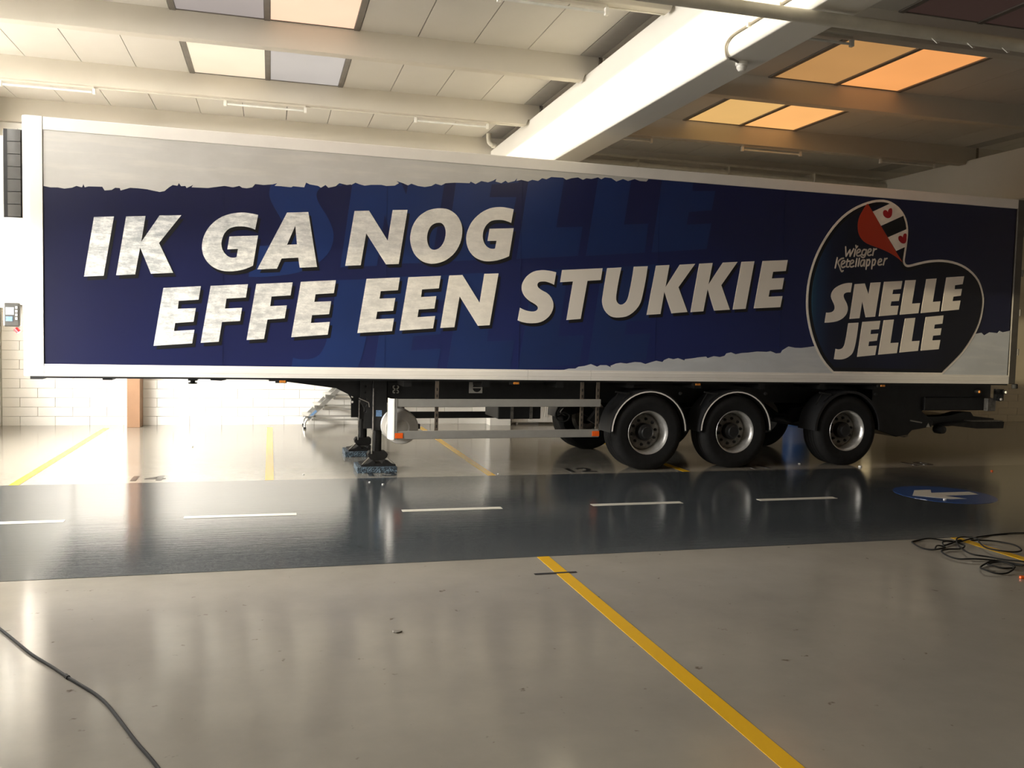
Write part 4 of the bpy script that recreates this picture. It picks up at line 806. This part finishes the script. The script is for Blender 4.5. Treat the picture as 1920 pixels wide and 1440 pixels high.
for i, x in enumerate(WXS):
    wheel(x, .05, 0, True); wheel(x, 2.55, math.pi, False)
    MB().tube([(x, .3, .507), (x, 2.3, .507)], .065, 12).build('axle', M_black, TR, True)
    for y in (.64, 1.82):
        MB().prism([(x - .62, .62), (x - .5, .78), (x - .3, .80), (x + .05, .58), (x + .4, .56), (x + .42, .50), (x, .46), (x - .3, .62), (x - .52, .56)], y, y + .1).build('trailing_arm', M_black, TR)
        MB().lathe([(.10, 0), (.13, .05), (.10, .1), (.13, .15), (.10, .2)], 16, (x + .36, y + .05, .58), 'Z').build('air_spring', M_rubber, TR, True)
    for y0, s in ((.035, 1), (2.565, -1)):
        ro, cz = .565, .525
        sh = arc(ro, -1, 181) + arc(ro - .012, 181, -1)
        yy = sorted((y0, y0 + s * .40))
        mg = MB().prism([(x + p[0], cz + p[1]) for p in sh], yy[0], yy[1]).build('mudguard', M_mudg, TR, True)
        lip = arc(ro, -1, 181) + arc(ro - .035, 181, -1)
        MB().prism([(x + p[0], cz + p[1]) for p in lip], y0 - .004 * s, y0 + .012 * s).build('mudguard_lip', M_mudg, mg, True)
        if s > 0:
            tr = arc(ro - .018, 1, 179) + arc(ro - .034, 179, 1)
            if i < 2: MB().prism([(x + p[0], cz + p[1]) for p in tr], y0 - .008, y0).build('white_edge', M_white, mg)
            MB().bar((x - .50, y0 + .02, 1.06), (x - .30, y0 + .02, 1.03), .03, .02).bar((x - .30, y0 + .03, 1.05), (x - .42, y0 + .03, .93), .012).bar((x - .45, y0 + .03, 1.05), (x - .55, y0 + .03, .88), .012).build('mudguard_stay', M_black, mg)
            MB().lathe([(0, -.02), (.022, -.015), (.022, .02)], 10, (x + .46, y0 + .02, 1.04)).build('mudguard_bolt', M_black, mg, True)
MB().tube(spline([(4.12, .6, .9), (4.02, .55, .70), (4.08, .5, .62), (4.18, .5, .64), (4.2, .5, .71), (4.12, .5, .74), (4.04, .5, .71), (4.1, .55, .8), (4.3, .6, .85)], 5), .012, 7).build('air_hose', M_cable, TR, True)
MB().tube([(9.2, 1.1, .9), (9.2, 1.5, .9)], .15, 16).build('air_reservoir', M_black, TR, True)

# --- tail lift
tl = MB().prism([(8.98, 1.185), (8.98, .50), (9.15, .46), (9.45, .37), (9.66, .40), (9.74, .47), (10.1, .52), (10.12, .60), (9.9, .76), (9.95, .80), (11.16, .80), (11.20, .90), (11.20, 1.185)], .35, 2.25).build('tail_lift', M_black, TR, bevel=.01)
MB().box(9.9, 11.17, .30, 2.3, .775, .98).build('underrun_beam', M_black, tl, bevel=.012)
MB().box(11.02, 11.18, .22, .30, .77, .97).build('beam_end_cap', M_hub, tl, bevel=.01)
MB().prism([(10.05, .665), (10.35, .66), (10.62, .675), (10.83, .725), (11.03, .725), (11.09, .66), (11.5, .62), (11.5, .575), (10.6, .50), (10.1, .52)], .55, .75).build('lift_arm', M_black, tl, bevel=.008)
MB().prism([(10.35, .545), (10.75, .505), (11.0, .48), (11.52, .48), (11.535, .585), (10.9, .592)], .38, 2.2).build('lift_platform', plain('dark platform steel', (.03, .028, .025, 1), .6, .3, var=.3, scale=12), tl, bevel=.006)
MB().box(10.9, 11.53, .40, 2.2, .588, .600).build('platform_top', M_hub, tl)
MB().bar((9.68, .34, .62), (9.9, .34, .585), .012, .02).build('pull_handle', M_alu_grey, tl)
MB().prism([(9.99, .515), (10.06, .515), (10.025, .58)], .342, .348).build('warning_triangle', M_decal, tl)
MB().lathe([(0, -.06), (.06, -.05), (.07, 0), (.07, .1)], 14, (10.32, .40, .47)).build('arm_pivot', M_black, tl, True)
MB().tube(spline([(9.5, .4, .42), (9.58, .38, .37), (9.67, .38, .38), (9.68, .38, .44), (9.6, .4, .47)], 4), .012, 6).build('tow_loop', M_hub, tl, True)
for x, z, m in ((11.23, 1.075, M_lampw), (11.14, .965, M_lampw), (10.72, 1.08, M_amber)):
    la = MB().lathe([(0, -.035), (.03, -.03), (.034, .0), (.028, .05), (0, .06)], 12, (x, .12, z)).build('rear_lamp', M_black, TR, True)
    MB().lathe([(0, -.05), (.016, -.047), (.022, -.035), (.022, -.02)], 12, (x - .005, .12, z)).build('lens', m, la, True)
MB().box(11.1, 11.24, .14, .2, .94, 1.12).build('lamp_bracket', M_black, TR)

# --- refrigeration unit on the front wall
ru = MB().box(-2.72, -2.335, .45, 2.15, 1.95, 3.86).build('refrigeration_unit', M_white2, TR, bevel=.04)
n = 8
for k in range(7):
    z0 = 2.935 + k * .134
    ins = .0
    pr = [(-2.40, .10)] + [(-2.40 - .16 * math.sin(t), .26 - .16 * math.cos(t)) for t in [math.pi / 2 * q / n for q in range(1, n + 1)]] + [(-2.56, .5), (-2.36, .5), (-2.36, .10)]
    MB().prism(pr, z0, z0 + .127, 'XY').build('louvre', M_grill, ru, True)
MB().box(-2.53, -2.34, .13, .5, 2.9, 3.87).build('louvre_core', M_black, ru)
pr = [(-2.37, .08)] + [(-2.41 - .17 * math.sin(t), .25 - .17 * math.cos(t)) for t in [math.pi / 2 * q / n for q in range(0, n + 1)]] + [(-2.58, .6), (-2.34, .6), (-2.34, .08)]
MB().prism(pr, 1.98, 2.92, 'XY').build('lower_housing', M_white2, ru, True, bevel=.02)
cpn = MB().box(-2.53, -2.37, .06, .2, 1.74, 2.0).build('control_panel', M_grill, ru, bevel=.015)
MB().box(-2.505, -2.425, .054, .06, 1.87, 1.95).build('screen', M_screen, cpn)
MB().box(-2.505, -2.44, .054, .06, 1.80, 1.85).build('label_plate', M_bluedecal, cpn)
for z in (1.83, 1.87, 1.91, 1.95): MB().box(-2.412, -2.392, .052, .06, z - .013, z + .013).build('button', M_plast, cpn)
rc = MB().tube([(-2.42, .1, 1.72), (-2.385, .09, 1.68)], .025, 10).build('hose_coupling', M_red, TR, True)

# ------------------------------------------------------------------ pads under the landing legs
import math as _m
def local(x, y): 
    c, s = _m.cos(.0246), _m.sin(.0246); return (TR.location.x + c * x - s * y, TR.location.y + s * x + c * y)
for (lx_, ly_), lb in (((1.607, .58), 'thick speckled rubber block under the near landing leg'), ((1.607, 2.02), 'thick speckled rubber block under the far landing leg')):
    x, y = local(lx_, ly_)
    tag(MB().box(-.25, .25, -.25, .25, 0, .0715).build('rubber_pad', M_gran, None, bevel=.006, loc=(x - .02, y, .0005)), lb, 'pad', 'rubber pads under the landing legs')

# ------------------------------------------------------------------ aluminium steps
st = empty('step_ladder', (.60, 16.0, 0))
def stringer(y):
    m = MB().bar((.04, y, .17), (1.25, y, 1.38), .075, .028, (0, 1, 0))
    o = m.build('stringer', M_alu, st)
    MB().tube(spline([(.0, y, .03), (.0, y, .08), (.01, y, .13), (.05, y, .19)], 4), .02, 8).build('foot_tube', M_alu, o, True)
    MB().lathe([(0, 0), (.026, 0), (.024, .035), (0, .035)], 10, (.0, y, 0), 'Z').build('rubber_foot', M_rubber, o)
    return o
s0 = stringer(0); stringer(.62)
MB().bar((.07, -.0155, .20), (.20, -.0155, .33), .04, .002, (0, 1, 0)).build('blue_label', M_bluedecal, s0)
for k in range(6):
    x, z = .0 + .19 * k, .235 + .19 * k
    t = MB().box(x - .03, x + .15, -.06, .68, z - .01, z + .006)
    t.box(x - .03, x - .02, -.06, .68, z - .055, z - .01).box(x + .14, x + .15, -.06, .68, z - .055, z - .01).box(x + .03, x + .036, -.06, .68, z - .04, z - .01).box(x + .085, x + .091, -.06, .68, z - .04, z - .01)
    t.build('tread', M_alu, st)
    if k < 5:
        MB().box(x + .14, 1.5, .0, .025, z - .018, z + .01).build('brace', M_alu_grey, st)
        MB().box(x + .12, 1.5, .0, .025, z - .085, z - .055).build('brace', M_alu_grey, st)
for y in (0, .62):
    MB().box(1.46, 1.52, y, y + .04, .0, 1.40).build('rear_post', M_alu, st)
MB().box(1.1, 1.6, -.06, .70, 1.36, 1.40).build('platform', M_alu, st)
tag(st, 'aluminium step ladder against the back wall, seen below the trailer behind its legs', 'ladder')

# radiator and drum at the back wall
rd = MB().box(4.60, 5.75, YB - .18, YB - .11, .04, .36).build('radiator', M_white2, None)
for k in range(26): MB().box(4.63 + k * .043, 4.648 + k * .043, YB - .192, YB - .18, .15, .35).build('rib', M_white2, rd)
for k in range(11): MB().box(4.62 + k * .102, 4.715 + k * .102, YB - .188, YB - .18, .05, .14).build('grille_plate', M_white2, rd)
for x in (4.7, 5.6): MB().box(x, x + .03, YB - .17, YB - .11, 0, .05).build('foot', M_white2, rd)
tag(rd, 'low white ribbed radiator by the back wall, right of the pilaster', 'radiator')
dr = MB().lathe([(0, 0), (.27, 0), (.285, .02), (.285, .28), (.295, .30), (.285, .32), (.285, .58), (.295, .60), (.285, .62), (.28, .86), (.26, .88), (0, .88)], 28, (0, 0, 0), 'Z').build('blue_drum', M_drum, None, True, loc=(10.75, 16.2, 0))
MB().lathe([(.262, .875), (.29, .88), (.29, .90), (.262, .905), (0, .90)], 28, (0, 0, 0), 'Z').build('lid', M_plast, dr, True)
tag(dr, 'blue plastic drum by the back wall, glimpsed behind the rear wheels', 'drum')

# ------------------------------------------------------------------ cables and scraps on the floor
c1 = [(-1.95, 6.35), (-1.75, 6.03), (-1.511, 5.634), (-1.38, 5.412), (-1.23, 5.159), (-1.077, 4.936), (-.986, 4.796), (-.901, 4.675), (-.813, 4.547), (-.734, 4.405), (-.639, 4.191), (-.54, 3.959), (-.436, 3.734), (-.3, 3.4), (-.2, 3.0)]
cb = MB().tube(spline([(x, y, .0085) for x, y in c1], 5), .008, 8).build('floor_cable', M_cable, None, True)
MB().tube([(-.995, 4.812, .009), (-.975, 4.78, .009)], .011, 8).build('cable_joint', M_cable, cb, True)
tag(cb, 'dark cable running across the light floor at the lower left', 'cable')
def coil(pts, label, z=.008, r=.007):
    P = [(x, y, z + .009 * (i % 3 == 1)) for i, (x, y) in enumerate(pts)]
    tag(MB().tube(spline(P, 6), r, 7).build('coiled_cable', M_cable, None, True), label, 'cable')
coil([(7.6, 6.60), (6.956, 6.683), (6.745, 6.718), (6.482, 6.67), (6.236, 6.568), (6.048, 6.514), (5.958, 6.587), (5.851, 6.644), (5.729, 6.636), (5.622, 6.596), (5.558, 6.513), (5.535, 6.386), (5.564, 6.311), (5.63, 6.281), (5.755, 6.348), (5.776, 6.403), (5.706, 6.389), (5.629, 6.322)], 'black cable looping from the right edge to the leftmost loop of the tangle')
coil([(6.10, 6.53), (6.048, 6.514), (5.915, 6.452), (5.797, 6.406), (5.866, 6.494), (5.997, 6.522), (5.989, 6.406), (5.936, 6.317), (5.852, 6.267), (5.734, 6.272), (5.59, 6.203), (5.544, 6.09), (5.554, 5.971), (5.671, 5.913), (5.847, 5.861), (5.917, 5.75), (5.918, 5.667), (5.886, 5.728), (5.857, 5.817), (5.765, 5.833), (5.628, 5.774), (5.521, 5.698), (5.479, 5.6), (5.511, 5.534), (5.586, 5.515), (5.681, 5.55), (5.786, 5.637), (5.696, 5.653), (5.644, 5.716), (5.67, 5.78), (5.777, 5.817), (5.837, 5.778), (5.839, 5.681), (5.774, 5.625)], 'black cable ending in the small round coil nearest the camera', .014)
coil([(6.3, 5.5), (6.002, 5.749), (5.924, 5.847), (5.853, 5.962), (5.756, 6.023), (5.81, 6.181), (5.904, 6.355), (6.045, 6.532), (6.192, 6.628), (6.265, 6.599), (6.249, 6.497), (6.183, 6.406), (6.089, 6.227), (6.098, 6.099), (6.214, 6.064), (6.341, 6.104), (6.407, 6.236), (6.416, 6.384), (6.337, 6.465), (6.153, 6.479)], 'black cable with the wide loop lying over the yellow line at right', .02)
def scrap(x, y, s, m, label, cat='scrap', group='white scraps on the floor', name='paper_scrap'):
    vs = [(random.uniform(.6, 1.1) * s * math.cos(t), random.uniform(.5, .9) * s * math.sin(t)) for t in [2 * math.pi * k / 7 for k in range(7)]]
    b = MB().prism(vs, 0, s * (.7 if m is not M_hub else .25), 'XY')
    o = b.build(name, m, None, bevel=s * .15, loc=(x, y, .0025 if 6.7 < y < 10.64 else .0005))
    tag(o, label, cat, group)
scrap(8.17, 10.72, .035, M_scrap, 'largest white scrap, in front of the rear wheel')
for x, y, s in ((1.277, 10.169, .016), (1.14, 10.331, .014)):
    scrap(x, y, s, M_scrap, 'tiny white scrap on the dark lane, %s of the pair by the near landing leg' % ('right' if x > 1.2 else 'left'))
scrap(.404, 11.001, .014, M_scrap, 'tiny white scrap on the light floor left of the landing legs')
scrap(7.433, 11.1, .02, M_scrap, 'small white scrap between the second and third wheel')
scrap(2.812, 10.75, .014, M_scrap, 'tiny white scrap at the lane edge right of the yellow line')
scrap(9.929, 10.139, .022, M_orange, 'tiny orange scrap behind the blue arrow disc', group='white scraps on the floor')
scrap(7.511, 8.33, .022, M_scrap, 'small white scrap on the near rim of the blue arrow disc')
scrap(-1.11, 13.7, .03, M_scrap, 'flat white scrap on the bright floor between the two left yellow lines')
scrap(5.64, 5.405, .03, M_orange, 'orange scrap at the right edge beside the small cable coil', group='white scraps on the floor')
scrap(.747, 5.15, .03, M_hub, 'dark brown scrap alone in the middle of the light foreground floor', group=None, name='leaf_scrap')
